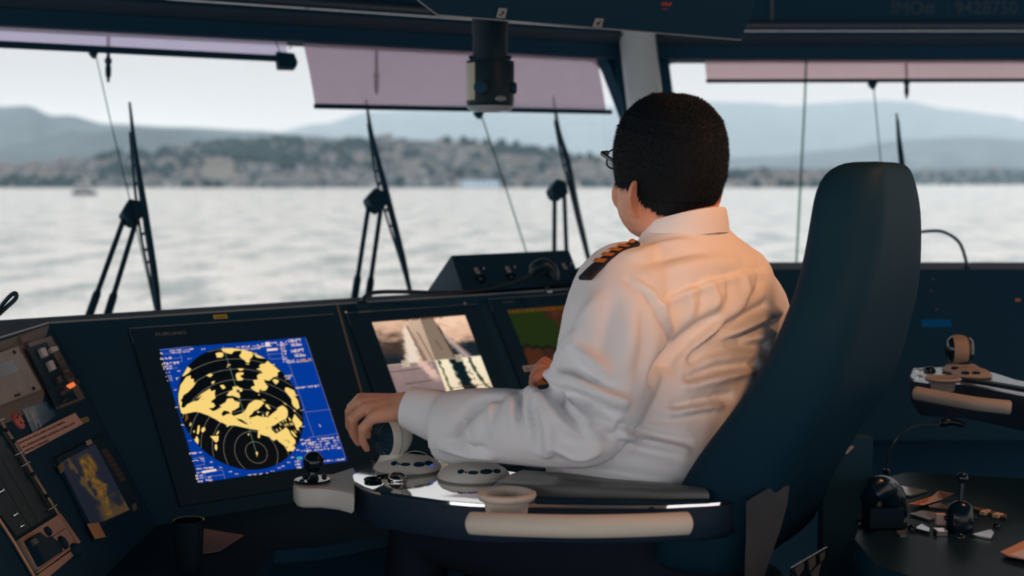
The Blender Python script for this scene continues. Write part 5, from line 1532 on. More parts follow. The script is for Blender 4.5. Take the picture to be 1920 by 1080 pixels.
# round handset dark shape at left of desk
hd = thing('intercom_handset', atz(1660, 945, ZD), 'dark rounded handset with shiny rim on the desk left end', 'handset')
mb = MB(); mb.tube(catmull([atz(1630, 935, ZD + .05), atz(1642, 918, ZD + .075), atz(1662, 916, ZD + .07), atz(1676, 935, ZD + .05), atz(1684, 960, ZD + .02)], 8), [.016] * 8 + [.022] * 17 + [.018] * 8, 16); mb.build('grip', DBLK, hd, smooth=60)
mb = MB(); mb.tube(catmull([atz(1634, 897, ZD), atz(1650, 902, ZD), atz(1668, 911, ZD)], 5), .0016, 6); mb.build('rim', CHROME, hd)
mb = MB(); mb.box(atz(1655, 965, ZD + .02), (.03, 0, 0), (0, .03, 0), (0, 0, .02)); mb.build('cradle', mat('cradle_black', (.002, .009, .016), .5, spec=.1), hd, bevel=.004)
o = dplate('marker_pen', [(1654, 974), (1672, 967), (1675, 968.5), (1657, 976)], .004, mat('orange_pen', (.70, .28, .03), .5), None); tag(o, 'small orange pen lying beside the handset on the desk', 'pen')
for k, (pts, lab) in enumerate(((((1703, 945), (1750, 930), (1760, 920), (1788, 926), (1768, 936), (1730, 948)), 'pinkish paper slip lying across the centre desk'), (((1876, 1035), (1925, 1012), (1960, 1030), (1925, 1050), (1893, 1044)), 'orange and white printed sheet nearest the front edge of the desk'))):
    pp = thing('paper_slip', atz(*pts[0], ZD), lab, 'paper')
    mb = MB()
    for i, p in enumerate(pts):
        mb.v.append(atz(*p, ZD + .006 + (.02 if (k == 0 and i in (2, 3)) else 0)))
    n = len(pts); mb.v += [p + V((0, 0, .0008)) for p in mb.v]
    mb.f += [list(range(n))[::-1], [i + n for i in range(n)]] + [(i, (i + 1) % n, (i + 1) % n + n, i + n) for i in range(n)]; mb.m += [0] * (n + 2)
    mb.build('sheet', mat('tan_paper', (.55, .31, .22), .85), pp)
    if k == 0:
        mb = MB(); rr = random.Random(9)
        for r_ in range(3):
            for i in range(22):
                x = 1712 + i * 2.4 + r_ * 3; y = 941.5 + r_ * 2 - i * .75
                if rr.random() < .7:
                    a = atz(x, y, ZD + .0078); b = atz(x + 1.5, y - .5, ZD + .0078); mb.prism([a, b, b + V((.001, .004, 0)), a + V((.001, .004, 0))], (0, 0, .0003))
        mb.build('print', INK, pp)
    else:
        mb = MB(); mb.prism([atz(x, y, ZD + .0075) for x, y in ((1893, 1040), (1930, 1026), (1960, 1032), (1925, 1049))], (0, 0, .0005)); mb.build('photo', mat('paper_white', (.6, .58, .58), .6), pp)
u = thing('gooseneck_microphone', at(1665, 852, 3.15), 'slim curved gooseneck microphone above the centre desk', 'microphone')
pts = catmull([at(1662, 880, 3.16), at(1668, 848, 3.15), at(1690, 815, 3.13), at(1722, 798, 3.12), at(1765, 797, 3.1)], 8)
mb = MB(); mb.tube(pts, .0028, 8); mb.build('gooseneck', mat('neck_satin', (.03, .05, .06), .2, spec=.8), u)
mb = MB(); mb.tube(catmull([at(1763, 798, 3.1), at(1772, 792, 3.1), at(1786, 791, 3.1), at(1808, 797, 3.1)], 5), [.004, .006, .0075, .009, .009, .009, .009, .009, .009, .008, .008, .008, .007, .007, .006, .005], 12); mb.build('microphone_head', DBLK, u)
mb = MB(); c = at(1662, 880, 3.16); mb.tube([c, V((c.x, c.y, .62))], .008, 10); mb.build('stalk', DBLK, u)
mb = MB(); mb.box(V((c.x, c.y, .31)), (.10, 0, 0), (0, .08, 0), (0, 0, .31)); tag(mb.build('side_cabinet', BLK), 'low dark cabinet in shadow between chair and desk', 'cabinet')
# pale perforated guard at lower centre right
u = thing('wire_guard', at(1520, 1070, 2.75), 'pale perforated guard half hidden at the bottom behind the chair', 'guard')
PG = mat('guard_pale', (.07, .075, .07), .6)
for q in ([(1490, 1068), (1507, 1053), (1508, 1066), (1497, 1082)], [(1516, 1052), (1529, 1043), (1530, 1058), (1518, 1072)], [(1537, 1040), (1548, 1034), (1546, 1046), (1539, 1055)], [(1520, 1076), (1534, 1060), (1540, 1056), (1532, 1090)], [(1487, 1078), (1494, 1084), (1486, 1098)]):
    mb = MB(); mb.prism([at(x, y, 2.75) for x, y in q], (.0, .006, 0)); mb.build('guard_cell', PG, u)
mb = MB(); mb.prism([at(x, y, 2.757) for x, y in ((1478, 1150), (1484, 1066), (1552, 1026), (1556, 1150))], (0, .01, 0)); mb.build('guard_frame', DBLK, u)
o = MB(); o.prism([at(x, y, 2.9) for x, y in ((1580, 848), (1597, 835), (1602, 838), (1588, 852))], (0, .003, 0))
tag(o.build('grey_tag', mat('tag_grey', (.20, .21, .20), .6), None), 'small grey tag hanging in shadow beside the chair back', 'tag')
o = MB(); o.prism([at(x, y, 2.9) for x, y in ((1562, 900), (1540, 840), (1605, 830), (1640, 900))], (0, .03, 0)); o.v += [V((p.x, p.y, .3)) for p in o.v[:4]]
o = MB(); c = at(1592, 850, 2.92); o.box(V((c.x, c.y + .03, (c.z + .03) / 2)), (.05, 0, 0), (0, .025, 0), (0, 0, (c.z + .03) / 2))
tag(o.build('cable_post', BLK, loc=(c.x, c.y + .03, 0)), 'slim dark post in shadow behind the chair back', 'post')
# ================================================================ captain
SKIN = mat('skin', (.66, .32, .21), .5, spec=.3, sss=.15, bump=.05, bscale=350, var=.10, vscale=40)
HAIRM = mat('dark_hair', (.008, .012, .016), .6, spec=.15)
SHIRT = mat('white_shirt_cotton', (.80, .80, .82), .85, spec=.1, bump=.04, bscale=900)
TROU = mat('navy_trousers', (.01, .015, .025), .8, spec=.1)
HT = radians(50)
tf = V((-sin(HT), cos(HT), 0)); tr = V((cos(HT), sin(HT), 0))
dg = None


def remesh(mb, voxel, smooth_n, name):
    """union of the collected shapes as one closed skin"""
    me = bpy.data.meshes.new(name); me.from_pydata(mb.v, [], mb.f)
    bm = bmesh.new(); bm.from_mesh(me); bmesh.ops.recalc_face_normals(bm, faces=bm.faces); bm.to_mesh(me); bm.free()
    o = bpy.data.objects.new(name, me); COL.objects.link(o)
    m = o.modifiers.new('r', 'REMESH'); m.mode = 'VOXEL'; m.voxel_size = voxel
    m = o.modifiers.new('s', 'SMOOTH'); m.iterations = smooth_n; m.factor = .5
    bpy.context.view_layer.update()
    d = bpy.context.evaluated_depsgraph_get()
    out = bpy.data.meshes.new_from_object(o.evaluated_get(d))
    bpy.data.objects.remove(o); bpy.data.meshes.remove(me)
    return out


def place(name, me, m, parent, smooth=180):
    org = V(parent['_w'])
    for v in me.vertices: v.co -= org
    me.materials.clear(); me.materials.append(m)
    finish(me, smooth)
    return link(name, me, parent)


def ell(c, a, b, n=28, e=2.3, ax=None, ay=None):
    ax = ax or tr; ay = ay or tf; out = []
    for k in range(n):
        t = 2 * pi * k / n; x, y = cos(t), sin(t)
        out.append(c + ax * (a * abs(x) ** (2 / e) * (1 if x > 0 else -1)) + ay * (b * abs(y) ** (2 / e) * (1 if y > 0 else -1)))
    return out


cap = thing('person', V((CO.x, CO.y, 0)), 'seated ship captain seen from behind in white uniform shirt, steering', 'person')
# ---- torso shared by body and shirt
TOR = [(1210, 955, 2.62, .200, .165), (1216, 900, 2.62, .205, .172), (1228, 840, 2.63, .208, .178), (1243, 770, 2.64, .210, .175), (1262, 700, 2.65, .212, .165), (1280, 630, 2.66, .218, .150), (1292, 575, 2.66, .224, .135), (1297, 535, 2.66, .220, .122), (1302, 505, 2.66, .208, .105), (1304, 480, 2.66, .178, .092), (1298, 460, 2.66, .138, .082), (1290, 442, 2.66, .102, .076), (1287, 428, 2.66, .085, .072)]
LARM = [(1190, 520, 2.58, .070), (1168, 545, 2.53, .088), (1158, 600, 2.49, .096), (1146, 660, 2.465, .096), (1128, 725, 2.44, .090), (1108, 785, 2.42, .078), (1068, 803, 2.415, .070), (1000, 802, 2.425, .066), (930, 797, 2.445, .064), (880, 797, 2.462, .063), (845, 801, 2.476, .063), (824, 800, 2.484, .060)]
RARM = [(1385, 545, 2.76, .07), (1408, 590, 2.80, .075), (1400, 650, 2.84, .075), (1370, 720, 2.90, .08), (1320, 775, 2.94, .068), (1240, 770, 2.99, .058), (1150, 745, 3.03, .05), (1085, 726, 3.05, .042)]


def limb(mb, tab, k=1.0, off=0.0):
    pts = [at(x, y, d) for x, y, d, r in tab]
    cp_ = catmull(pts, 4); rs = []
    for i in range(len(tab) - 1):
        for q in range(4): rs.append(lerp(tab[i][3], tab[i + 1][3], q / 4) * k + off)
    rs.append(tab[-1][3] * k + off)
    mb.tube(cp_, rs, 20)


# ---- head
HH = radians(26); PT = radians(10)
hf0 = V((-sin(HH), cos(HH), 0)); hr = V((cos(HH), sin(HH), 0))
hf = hf0 * cos(PT) + V((0, 0, sin(PT))); hu = V((0, 0, cos(PT))) - hf0 * sin(PT)
HC0 = at(1252, 320, 2.66)
HEAD = [(.131, .012, .016, .014), (.126, .040, .048, .040), (.112, .066, .074, .058), (.092, .084, .092, .074), (.066, .096, .103, .084), (.036, .101, .107, .088), (.006, .100, .107, .088), (-.022, .098, .101, .083), (-.048, .097, .088, .083), (-.072, .097, .074, .081), (-.094, .094, .060, .076), (-.112, .086, .050, .064), (-.124, .072, .036, .044), (-.130, .050, .03, .028)]
hp = lambda f, r, z: HC0 + hf * f + hr * r + hu * z


def headring(z, fr, bk, w, n=40, grow=0.0):
    out = []
    for k in range(n):
        t = 2 * pi * k / n; x, y = cos(t), sin(t)
        e = 2.25
        rr_ = (w + grow) * abs(x) ** (2 / e) * (1 if x > 0 else -1)
        ff = ((fr if y > 0 else bk) + grow) * abs(y) ** (2 / e) * (1 if y > 0 else -1)
        out.append(hp(ff, rr_, z))
    return out


bmesh_body = MB()
B = bmesh_body
B.loft([headring(*r) for r in HEAD[::-1]])
# face: brow, nose, lips, chin, cheeks
B.ball(hp(.094, 0, -.012), (.010, .016, .026), 8, ax=hf, ay=hr, az=hu)
B.ball(hp(.108, 0, -.030), (.013, .014, .012), 8, ax=hf, ay=hr, az=hu)
B.ball(hp(.097, 0, -.066), (.010, .024, .006), 8, ax=hf, ay=hr, az=hu)
B.ball(hp(.095, 0, -.078), (.010, .021, .007), 8, ax=hf, ay=hr, az=hu)
B.ball(hp(.088, 0, -.106), (.014, .024, .016), 8, ax=hf, ay=hr, az=hu)
for s in (-1, 1):
    B.ball(hp(.086, .034 * s, .018), (.016, .028, .008), 8, ax=hf, ay=hr, az=hu)
    B.ball(hp(.062, .052 * s, -.054), (.022, .026, .034), 8, ax=hf, ay=hr, az=hu)
    # ear: shell standing off the head, rim and lobe
    fl_ = .86 if s < 0 else .12
    eo = (-hf * sqrt(1 - fl_ * fl_) + hr * (s * fl_)).normalized()
    e0 = hp(-.032, (.077 if s < 0 else .071) * s, -.048)
    en = eo.cross(hu).normalized()
    B.ball(e0 + eo * .014, (.021, .0044, .031), 10, ax=eo, ay=en, az=hu)
    B.tube(catmull([e0 + eo * x + hu * z for x, z in ((.002, .022), (.012, .032), (.026, .032), (.036, .018), (.035, .000), (.026, -.016), (.016, -.027), (.007, -.033), (.001, -.028))], 4), .0045, 8)
    B.ball(e0 + eo * .007 - hu * .029, (.008, .005, .009), 8, ax=eo, ay=en, az=hu)
# thick neck
B.tube([hp(-.015, 0, -.03), hp(-.012, 0, -.075), at(1282, 425, 2.655), at(1288, 470, 2.66), at(1292, 530, 2.66)], [.066, .070, .074, .080, .085], 28)
B.ball(hp(.030, 0, -.108), (.055, .056, .030), 10, ax=hf, ay=hr, az=hu)
B.loft([ell(at(x, y, d), a - .055, b - .055) if y > 490 else ell(at(x, y, d), a - .02, b - .02) for x, y, d, a, b in TOR])
limb(B, LARM, 1, -.028); limb(B, RARM, 1, -.024)
B.tube([at(845, 795, 2.475), at(805, 775, 2.495), at(768, 765, 2.507)], [.038, .034, .031], 18)
B.tube([at(1085, 726, 3.05), at(1060, 716, 3.06), at(1044, 705, 3.065)], [.034, .030, .028], 16)


def hand(wr, mcp, fing, thumb, rw, k=1.0):
    """wrist, four knuckles, finger joints and thumb as frame points with depth"""
    W_ = at(*wr)
    M_ = [at(*q) for q in mcp]
    for m in M_:
        B.tube([W_, W_.lerp(m, .35), W_.lerp(m, .7), m], [rw, .020 * k, .0155 * k, .0118 * k], 12)
    for i in range(3):
        a, b = M_[i], M_[i + 1]
        B.tube([W_.lerp(a, .5).lerp(W_.lerp(b, .5), .5), a.lerp(b, .5).lerp(W_, .12)], [.016 * k, .010 * k], 10)
    for j, ch_ in enumerate(fing):
        p = [M_[j]] + [at(*q) for q in ch_]
        rs = [.0112, .0105, .0092, .0076] if j not in (0,) else [.0102, .0092, .0082, .0068]
        B.tube(p, [r * k for r in rs], 12); B.ball(p[-1], rs[-1] * k, 6)
        for q, r in zip(p[:-1], rs): B.ball(q, r * 1.06 * k, 6)
    p = [W_.lerp(M_[3], .3)] + [at(*q) for q in thumb]
    rs = [.018, .0135, .0115, .0092]
    B.tube(p, [r * k for r in rs], 12); B.ball(p[-1], rs[-1] * k, 6)


jd = (c1 - CAM).dot(FW)
hand((768, 763, 2.507), [(699, 783, 2.495), (683, 768, 2.52), (674, 756, 2.545), (676, 748, 2.572)],
     [[(680, 803, 2.50), (679, 826, 2.515), (688, 842, 2.53)], [(662, 785, 2.525), (663, 812, 2.54), (672, 830, 2.55)], [(657, 772, 2.555), (656, 797, 2.57), (664, 816, 2.58)], [(660, 764, 2.585), (657, 786, 2.595), (664, 803, 2.60)]],
     [(722, 778, 2.60), (700, 798, 2.62), (690, 815, 2.61)], .029)
hand((1044, 706, 3.065), [(1016, 700, 3.03), (1014, 690, 3.05), (1017, 683, 3.07), (1022, 678, 3.09)],
     [[(1004, 712, 3.02), (1000, 722, 3.03), (1004, 730, 3.04)], [(1003, 704, 3.04), (998, 718, 3.05), (1001, 728, 3.06)], [(1006, 694, 3.07), (999, 708, 3.08), (1000, 720, 3.09)], [(1010, 688, 3.10), (1002, 700, 3.11), (1002, 712, 3.12)]],
     [(1030, 690, 3.13), (1014, 700, 3.15), (1006, 706, 3.16)], .026)
# legs inside the trousers
hipz = .80
LEG = {}
for s in (-1, 1):
    hip = CO + V((0, 0, .82)) + tr * .09 * s + tf * .02
    kn = hip + ch * .42 + cr * .06 * s + V((0, 0, .0)); an = kn + ch * .03 + V((0, 0, -.46)); 
    LEG[s] = (hip, kn, an)
    B.tube([hip, hip.lerp(kn, .5), kn, kn.lerp(an, .4), an], [.085, .075, .058, .055, .04], 18)
    B.tube([an, an + ch * .12 + V((0, 0, -.03))], [.04, .03], 14)
me = remesh(B, .0038, 2, 'body')
place('body', me, SKIN, cap)

# ---- shirt
S = MB()
S.loft([ell(at(x, y, d), a, b) for x, y, d, a, b in TOR])
limb(S, LARM); limb(S, RARM, 1, .004)
S.ball(at(872, 826, 2.462), (.05, .035, .034), 10)
S.ball(at(1240, 860, 2.64), (.20, .19, .10), 14)
me = remesh(S, .005, 7, 'shirt')
# creases: where the view lines of a fold meet the cloth
bvh = BVHTree.FromPolygons([v.co.copy() for v in me.vertices], [list(p.vertices) for p in me.polygons])


def onshirt(x, y):
    d = ray(x, y).normalized(); h = bvh.ray_cast(CAM, d)
    return h[0], h[1]


FOLD = [  # (amplitude, width, frame points)
    (.010, .012, [(994, 731), (1011, 762), (1029, 804), (1026, 851)]), (.016, .014, [(1034, 703), (1091, 723), (1140, 745), (1167, 755)]), (-.012, .014, [(1050, 735), (1100, 752), (1150, 778)]),
    (.008, .010, [(1016, 747), (1047, 786), (1084, 815)]), (.009, .010, [(1055, 723), (1073, 760), (1102, 791)]), (-.007, .009, [(1045, 735), (1062, 772), (1090, 806)]),
    (-.013, .011, [(868, 790), (880, 772), (900, 756), (935, 744)]), (-.010, .010, [(865, 796), (861, 817), (868, 835)]), (.007, .009, [(874, 790), (882, 815), (890, 836)]),
    (.007, .009, [(990, 739), (985, 765), (987, 804)]), (-.007, .008, [(975, 742), (978, 775), (986, 812)]), (.006, .009, [(960, 742), (958, 770), (962, 800)]), (-.006, .009, [(1003, 748), (1004, 790), (1010, 840)]),
    (.006, .010, [(925, 748), (920, 780), (925, 810)]), (.006, .012, [(830, 838), (880, 846), (920, 856)]), (-.006, .010, [(836, 826), (870, 834), (905, 842)]),
    (.008, .012, [(1040, 835), (1080, 850), (1120, 845)]), (-.007, .012, [(1120, 800), (1150, 820), (1170, 800)]),
    (.012, .016, [(1075, 640), (1060, 670), (1050, 700)]), (-.010, .014, [(1095, 690), (1120, 715), (1150, 735)]), (.008, .016, [(1085, 655), (1120, 690), (1135, 715)]),
    # side seam of the arm against the body and folds drawn to the armpit
    (-.020, .016, [(1346, 597), (1315, 619), (1275, 650), (1245, 680), (1227, 710)]), (.012, .014, [(1352, 612), (1325, 637), (1300, 662), (1270, 690)]), (-.016, .014, [(1441, 572), (1378, 613), (1330, 645), (1300, 668)]),
    (.010, .013, [(1460, 585), (1400, 612), (1340, 648)]), (-.016, .013, [(1455, 604), (1400, 632), (1340, 655)]), (.010, .012, [(1450, 622), (1390, 640), (1320, 660)]),
    (-.015, .014, [(1440, 648), (1378, 644), (1320, 660), (1262, 692)]), (-.012, .012, [(1420, 684), (1350, 692), (1290, 712)]),
    (.010, .011, [(1411, 692), (1347, 709), (1278, 726)]), (-.010, .010, [(1370, 742), (1320, 752), (1262, 762)]),
    (.009, .011, [(1350, 757), (1306, 765), (1250, 779)]), (-.007, .010, [(1335, 772), (1280, 782), (1215, 788)]),
    (-.007, .010, [(1167, 800), (1222, 815), (1292, 830)]), (.006, .010, [(1160, 812), (1222, 828), (1290, 842)]), (-.005, .010, [(1140, 826), (1210, 844), (1275, 858)]), (.005, .012, [(1110, 880), (1180, 890), (1260, 903)]),
    # yoke seam, shoulder seam
    (-.0035, .007, [(1227, 569), (1283, 541), (1362, 515), (1457, 498)]), (.004, .010, [(1230, 577), (1286, 550), (1364, 524), (1457, 508)]), (-.004, .007, [(1176, 525), (1214, 556), (1239, 600), (1262, 648)]), (.0045, .010, [(1190, 530), (1226, 556), (1250, 600), (1270, 640)]),
    (.005, .014, [(1190, 480), (1230, 465), (1290, 452)]), (-.004, .014, [(1200, 495), (1260, 480), (1320, 470)]), (.006, .02, [(1220, 520), (1300, 500), (1380, 490)]),
    (.004, .010, [(1330, 530), (1345, 560), (1340, 585)]), (-.004, .010, [(1310, 535), (1318, 560), (1312, 590)]), (.004, .010, [(1290, 545), (1296, 575), (1290, 600)]), (-.005, .012, [(1365, 525), (1372, 555), (1355, 590)]), (.006, .014, [(1395, 520), (1400, 550), (1380, 585)]), (-.006, .012, [(1422, 515), (1425, 540), (1400, 575)]),
    (.006, .02, [(1120, 560), (1100, 600), (1080, 640)]), (-.005, .02, [(1150, 560), (1140, 610), (1130, 660)]), (.005, .02, [(1190, 580), (1185, 630), (1170, 690)]), (-.006, .016, [(1205, 600), (1210, 650), (1195, 700)]),
]
segs = []
for amp, wd, pts in FOLD:
    P3 = [onshirt(*q)[0] for q in catmull([V((*q, 0)) for q in pts], 5) for q in [(q.x, q.y)]]
    P3 = [p for p in P3 if p]
    if pts[0][0] > 1290 and abs(amp) >= .009: amp *= 1.4
    if pts[0][0] < 1180: amp *= 1.35
    if len(P3) > 1: segs.append((amp, wd * .85, P3))
nrm = [v.normal.copy() for v in me.vertices]
from mathutils.kdtree import KDTree
disp = [0.0] * len(me.vertices)
kd = KDTree(len(me.vertices))
for v in me.vertices: kd.insert(v.co, v.index)
kd.balance()
for amp, wd, P3 in segs:
    best = {}
    n = len(P3)
    for i in range(n - 1):
        a, b = P3[i], P3[i + 1]; m = 3
        for q in range(m):
            t = (i + q / m) / (n - 1); c = a.lerp(b, q / m)
            k = sin(pi * min(1, max(0, .08 + .84 * t))) ** .6
            for co, idx, ds in kd.find_range(c, wd * 2.3):
                val = k * exp(-(ds / wd) ** 2)
                if val > best.get(idx, 0): best[idx] = val
    for idx, val in best.items(): disp[idx] += 1.75 * amp * val
for v in me.vertices:
    f = noise.fractal(v.co * 9, 1.0, 2.0, 3) * .0022 + noise.fractal(v.co * 28, 1.0, 2.0, 2) * .0006
    v.co += nrm[v.index] * (max(-.024, min(.018, disp[v.index])) + f)
bm = bmesh.new(); bm.from_mesh(me)
bmesh.ops.smooth_vert(bm, verts=bm.verts, factor=.25, use_axis_x=True, use_axis_y=True, use_axis_z=True)
bm.to_mesh(me); bm.free()
shirt = place('shirt', me, SHIRT, cap)
# cuff
mb = MB(); cc = [at(862, 792, 2.470), at(815, 779, 2.490), at(790, 771, 2.499), at(766, 763.5, 2.508)]
ax_ = (cc[-1] - cc[0]).normalized(); sd = ax_.cross(V((0, 0, 1))).normalized(); upv = sd.cross(ax_)
rg = [[c + sd * (a * cos(2 * pi * k / 28)) + upv * (b * sin(2 * pi * k / 28)) for k in range(28)] for c, a, b in zip(cc, (.043, .044, .042, .038), (.044, .046, .042, .037))]
inn = [[c + sd * ((a - .003) * cos(2 * pi * k / 28)) + upv * ((b - .003) * sin(2 * pi * k / 28)) for k in range(28)] for c, a, b in ((cc[3] , .038, .037), (cc[2], .040, .039))]
mb.loft(rg + inn, False); mb.build('cuff', SHIRT, shirt, smooth=60)
# collar
mb = MB(); n = 40; cen = at(1284, 428, 2.655)
rows = []
for fr_, bk_, w_, dz_, tilt in ((.080, .080, .090, -.022, .20), (.079, .079, .087, -.004, .24), (.072, .076, .080, .018, .27), (.070, .074, .078, .021, .27), (.066, .070, .074, .016, .27), (.068, .072, .076, -.01, .24)):
    row = []
    for k in range(n + 1):
        a = radians(90 + 14 + (332) * k / n)
        x = w_ * cos(a); y = (fr_ if sin(a) > 0 else bk_) * sin(a)
        row.append(cen + tr * x + tf * y + V((0, 0, dz_ - y * tilt)))
    rows.append(row)
mb.loft(rows, False, closed=False); mb.build('collar', SHIRT, shirt, smooth=60)
# shoulder board
NAVYC = mat('epaulette_navy', (.010, .012, .022), .8); GOLD = mat('gold_braid', (.75, .22, .04), .45, metal=.2)
ne = [(1206, 466), (1196, 478), (1172, 492), (1148, 506), (1122, 522), (1108, 532)]
P3 = [onshirt(x, y) for x, y in ne]
P3 = [(p, nn) for p, nn in P3 if p]
up_ = V((0, 0, 1)); dirE = (P3[-1][0] - P3[0][0]).normalized(); acr = up_.cross(dirE).normalized()
if acr.dot(FW) < 0: acr = -acr
acr = (acr + up_ * .02).normalized()
base = [P3[0][0].lerp(P3[-1][0], t) + V((0, 0, .006 + .010 * sin(pi * t))) for t in [i / 12 for i in range(13)]]
ew = .032
nE = dirE.cross(acr).normalized()
if nE.z < 0: nE = -nE
rws = []
for i, p in enumerate(base):
    hw_ = ew if i > 1 else ew * (.55, .9)[i]
    q0 = p + acr * ((ew - hw_) / 2)
    rws.append([q0, q0 + nE * .006, q0 + acr * hw_ * .5 + nE * .009, q0 + acr * hw_ + nE * .004, q0 + acr * hw_ - nE * .002])
mb = MB(); mb.loft(rws, True); ep = mb.build('epaulette', NAVYC, shirt, smooth=50)
for k in range(4):
    i0 = 2.6 + k * 1.75; mb = MB()

    def ep_pt(i, s):
        i = max(0, min(11.99, i)); a = int(i); t = i - a
        p = base[a].lerp(base[a + 1], t)
        return p + acr * ew * s + nE * (.0066 + .0034 * (1 - abs(2 * s - 1)))
    st = [0.04, .2, .35, .5, .65, .8, .96]
    a_ = [ep_pt(i0 + .55 * (1 - abs(2 * s - 1)), s) for s in st]; b_ = [ep_pt(i0 + .75 + .55 * (1 - abs(2 * s - 1)), s) for s in st]
    mb.loft([a_, b_, [p + nE * .0016 for p in b_], [p + nE * .0016 for p in a_], a_], False, closed=False); mb.build('gold_stripe', GOLD, shirt)
mb = MB(); mb.lathe(base[1] + acr * ew * .45 + nE * .008, nE, [(.006, 0), (.006, .003), (.003, .005)], 14); mb.build('button', GOLD, shirt)
# trousers, shoes
T = MB()
for s in (-1, 1):
    hip, kn, an = LEG[s]
    T.tube([hip - ch * .04, hip.lerp(kn, .5), kn, kn.lerp(an, .4), an], [.105, .092, .075, .072, .062], 20)
T.loft([ell(CO + tf * .01 + V((0, 0, z)), a, b) for z, a, b in ((.755, .17, .14), (.80, .185, .155), (.88, .19, .160))])
place('trousers', remesh(T, .008, 4, 'trousers'), TROU, cap)
for s in (-1, 1):
    hip, kn, an = LEG[s]; mb = MB()
    mb.loft([rrect(an + ch * f_ + V((0, 0, z)), cr, V((0, 0, 1)), a, b, min(a, b) * .8) for f_, z, a, b in ((-.05, -.05, .03, .04), (0, -.045, .04, .05), (.08, -.06, .045, .035), (.16, -.07, .045, .025), (.20, -.075, .03, .018))]); mb.build('shoe', BLKG, cap, smooth=60)
mb = MB(); mb.fbox(Frame(LEG[1][2] * .5 + LEG[-1][2] * .5 + ch * .06 + V((0, 0, -.115)), cr, ch), -.22, .22, -.12, .16, -.02, 0); mb.build('footrest', PLAST, chair)
mb = MB(); q = LEG[1][2] * .5 + LEG[-1][2] * .5 + V((0, 0, -.125)); mb.tube([q, CO + V((0, 0, .30))], .025, 12); mb.build('footrest_arm', PLAST, chair)

# ---- hair: close shell plus short strands
def hairline(f, r, z):
    a = abs(r)
    if f > .070: return z > .070 + (f - .070) * 1.2          # forehead
    if f > .030: return z > -.030 + (f - .030) * 2.3         # temple
    if f > -.022: return z > -.030                            # above the ear
    return z > max(-.090, -.022 + (f + .002) * .66)          # from behind the ear down to the nape


TH = [(z, fr, bk, w) for z, fr, bk, w in HEAD]


def hcol(z):
    q = TH
    if z >= q[0][0]: return q[0][1:]
    for (z1, *a), (z0, *b) in zip(q, q[1:]):
        if z >= z0:
            t = (z1 - z) / (z1 - z0); return [lerp(x, y, t) for x, y in zip(a, b)]
    return q[-1][1:]


HM = MB(); NZ, NA = 84, 150
grid = []
for i in range(NZ + 1):
    th = pi * .5 * 0 + (i / NZ)
    z = .1315 * cos(th * pi * .5) ** .8 - .105 * (th ** 2.2)
    fr, bk, w = hcol(z)
    if z < -.03: bk = max(bk, .094 - (-.03 - z) * .42); w = max(w, .066)
    row = []
    for k in range(NA):
        t = 2 * pi * k / NA; x, y = cos(t), sin(t); e = 2.25
        r_ = w * abs(x) ** (2 / e) * (1 if x > 0 else -1); f_ = (fr if y > 0 else bk) * abs(y) ** (2 / e) * (1 if y > 0 else -1)
        row.append((f_, r_, z))
    grid.append(row)
keep = {}
vid = {}


def hv(i, k, out):
    f_, r_, z = grid[i][k % NA]
    th_ = .011 if out else -.004
    if z < -.04: th_ = .006 if out else -.004
    d = V((f_, r_, z * .9)).normalized()
    return hp(f_ + d.x * th_, r_ + d.y * th_, z + d.z * th_)


scalp = []
for i in range(NZ):
    for k in range(NA):
        q = [grid[i][k], grid[i][(k + 1) % NA], grid[i + 1][(k + 1) % NA], grid[i + 1][k]]
        c = [sum(a[j] for a in q) / 4 for j in range(3)]
        if hairline(c[0], c[1], c[2] + .004 * noise.noise(V((c[0] * 160, c[1] * 160, 1.3)))):
            o4 = [hv(i, k, 1), hv(i, k + 1, 1), hv(i + 1, k + 1, 1), hv(i + 1, k, 1)]; i4 = [hv(i, k, 0), hv(i, k + 1, 0), hv(i + 1, k + 1, 0), hv(i + 1, k, 0)]
            HM.add(o4, [(0, 1, 2, 3)]); HM.add(i4, [(3, 2, 1, 0)])
            for j, (ii, kk_) in enumerate(((i - 1, k), (i, k + 1), (i + 1, k), (i, k - 1))):
                pass
            scalp.append((o4, c))
hn = random.Random(12)
for o4, c in scalp:
    nn = (o4[1] - o4[0]).cross(o4[3] - o4[0])
    area = nn.length
    if area < 1e-9: continue
    nn.normalize()
    cen_ = sum(o4, V()) / 4
    if nn.dot(cen_ - HC0) < 0: nn = -nn
    num = area / 1.1e-6 * .35
    num = int(num) + (hn.random() < num % 1)
    for _ in range(num):
        u_, v_ = hn.random(), hn.random()
        p = o4[0].lerp(o4[1], u_).lerp(o4[3].lerp(o4[2], u_), v_)
        flow = (hu * -.6 + hf * (-.2 if c[2] < .08 else .55) + V((hn.uniform(-.4, .4), hn.uniform(-.4, .4), hn.uniform(-.4, .4))))
        flow = (flow - nn * flow.dot(nn))
        ln = hn.uniform(.006, .012) if c[2] > -.03 else hn.uniform(.005, .009)
        d_ = (nn * .75 + flow * .9).normalized()
        d2 = (nn * .25 + flow * 1.1).normalized()
        s_ = d_.cross(nn).normalized() * .00045
        p = p - nn * .003
        m_ = p + d_ * ln * .6; e_ = m_ + d2 * ln * .5
        HM.add([p - s_, p + s_, m_ + s_ * .8, m_ - s_ * .8, e_], [(0, 1, 2, 3), (3, 2, 4)])
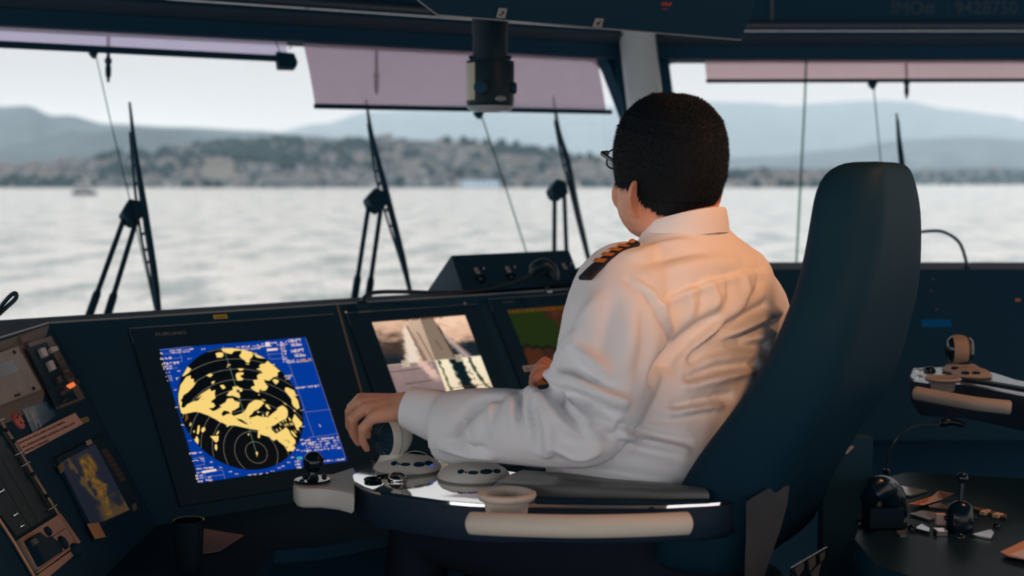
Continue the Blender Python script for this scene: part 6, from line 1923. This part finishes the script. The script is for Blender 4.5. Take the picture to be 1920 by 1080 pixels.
me = bpy.data.meshes.new('hair'); org = V(cap['_w']); me.from_pydata([p - org for p in HM.v], [], HM.f); me.materials.append(HAIRM); finish(me, 180)
link('hair', me, cap)
mb = MB()
for s in (-1, 1):
    mb.ball(hp(.102, .033 * s, .030), (.006, .024, .0045), 8, ax=hf, ay=hr, az=hu)
mb.build('eyebrows', HAIRM, cap, smooth=180)
for s in (-1, 1):
    mb = MB(); mb.ball(hp(.088, .032 * s, .004), .0115, 10); e_ = mb.build('eye', mat('eye_white', (.75, .72, .70), .2), cap, smooth=180)
    mb = MB(); mb.ball(hp(.0955, .032 * s, .004), .0052, 8); mb.build('iris', mat('iris_brown', (.05, .025, .012), .15), e_, smooth=180)
# ---- spectacles
FRM = mat('spectacle_frame', (.012, .012, .016), .3)
gl_ = bpy.data.objects.new('eyeglasses', None); COL.objects.link(gl_); gl_.parent = cap; gl_['_w'] = cap['_w']
for s in (-1, 1):
    rim_ = []
    for k in range(29):
        a = 2 * pi * k / 28; e = 3.2; x, y = cos(a), sin(a)
        r_ = (.036 + .027 * abs(x) ** (2 / e) * (1 if x > 0 else -1)); z_ = .0 + .019 * abs(y) ** (2 / e) * (1 if y > 0 else -1)
        rim_.append(hp(.124 - .10 * (r_ - .01) ** 1.0 * .6, r_ * s, z_ + .002))
    mb = MB(); mb.tube(rim_, .0016, 8); mb.build('rim', FRM, gl_)
    mb = MB(); mb.prism(rim_[:-1], hf * -.0015); mb.build('lens', glassmat('spectacle_glass', (.95, .96, .96), .06) if s < 0 else MATS['spectacle_glass'], gl_, smooth=0)
    mb = MB(); mb.tube([hp(.119, .063 * s, .014), hp(.108, .082 * s, .014), hp(.055, .086 * s, .008), hp(.0, .089 * s, .001), hp(-.025, .088 * s, -.012)], [.0030, .0034, .0026, .0022, .0018], 8, squash=1.6); mb.build('temple_arm', FRM, gl_)
mb = MB(); mb.tube([hp(.122, -.010, .004), hp(.124, 0, .007), hp(.122, .010, .004)], .0016, 8); mb.build('bridge', FRM, gl_)
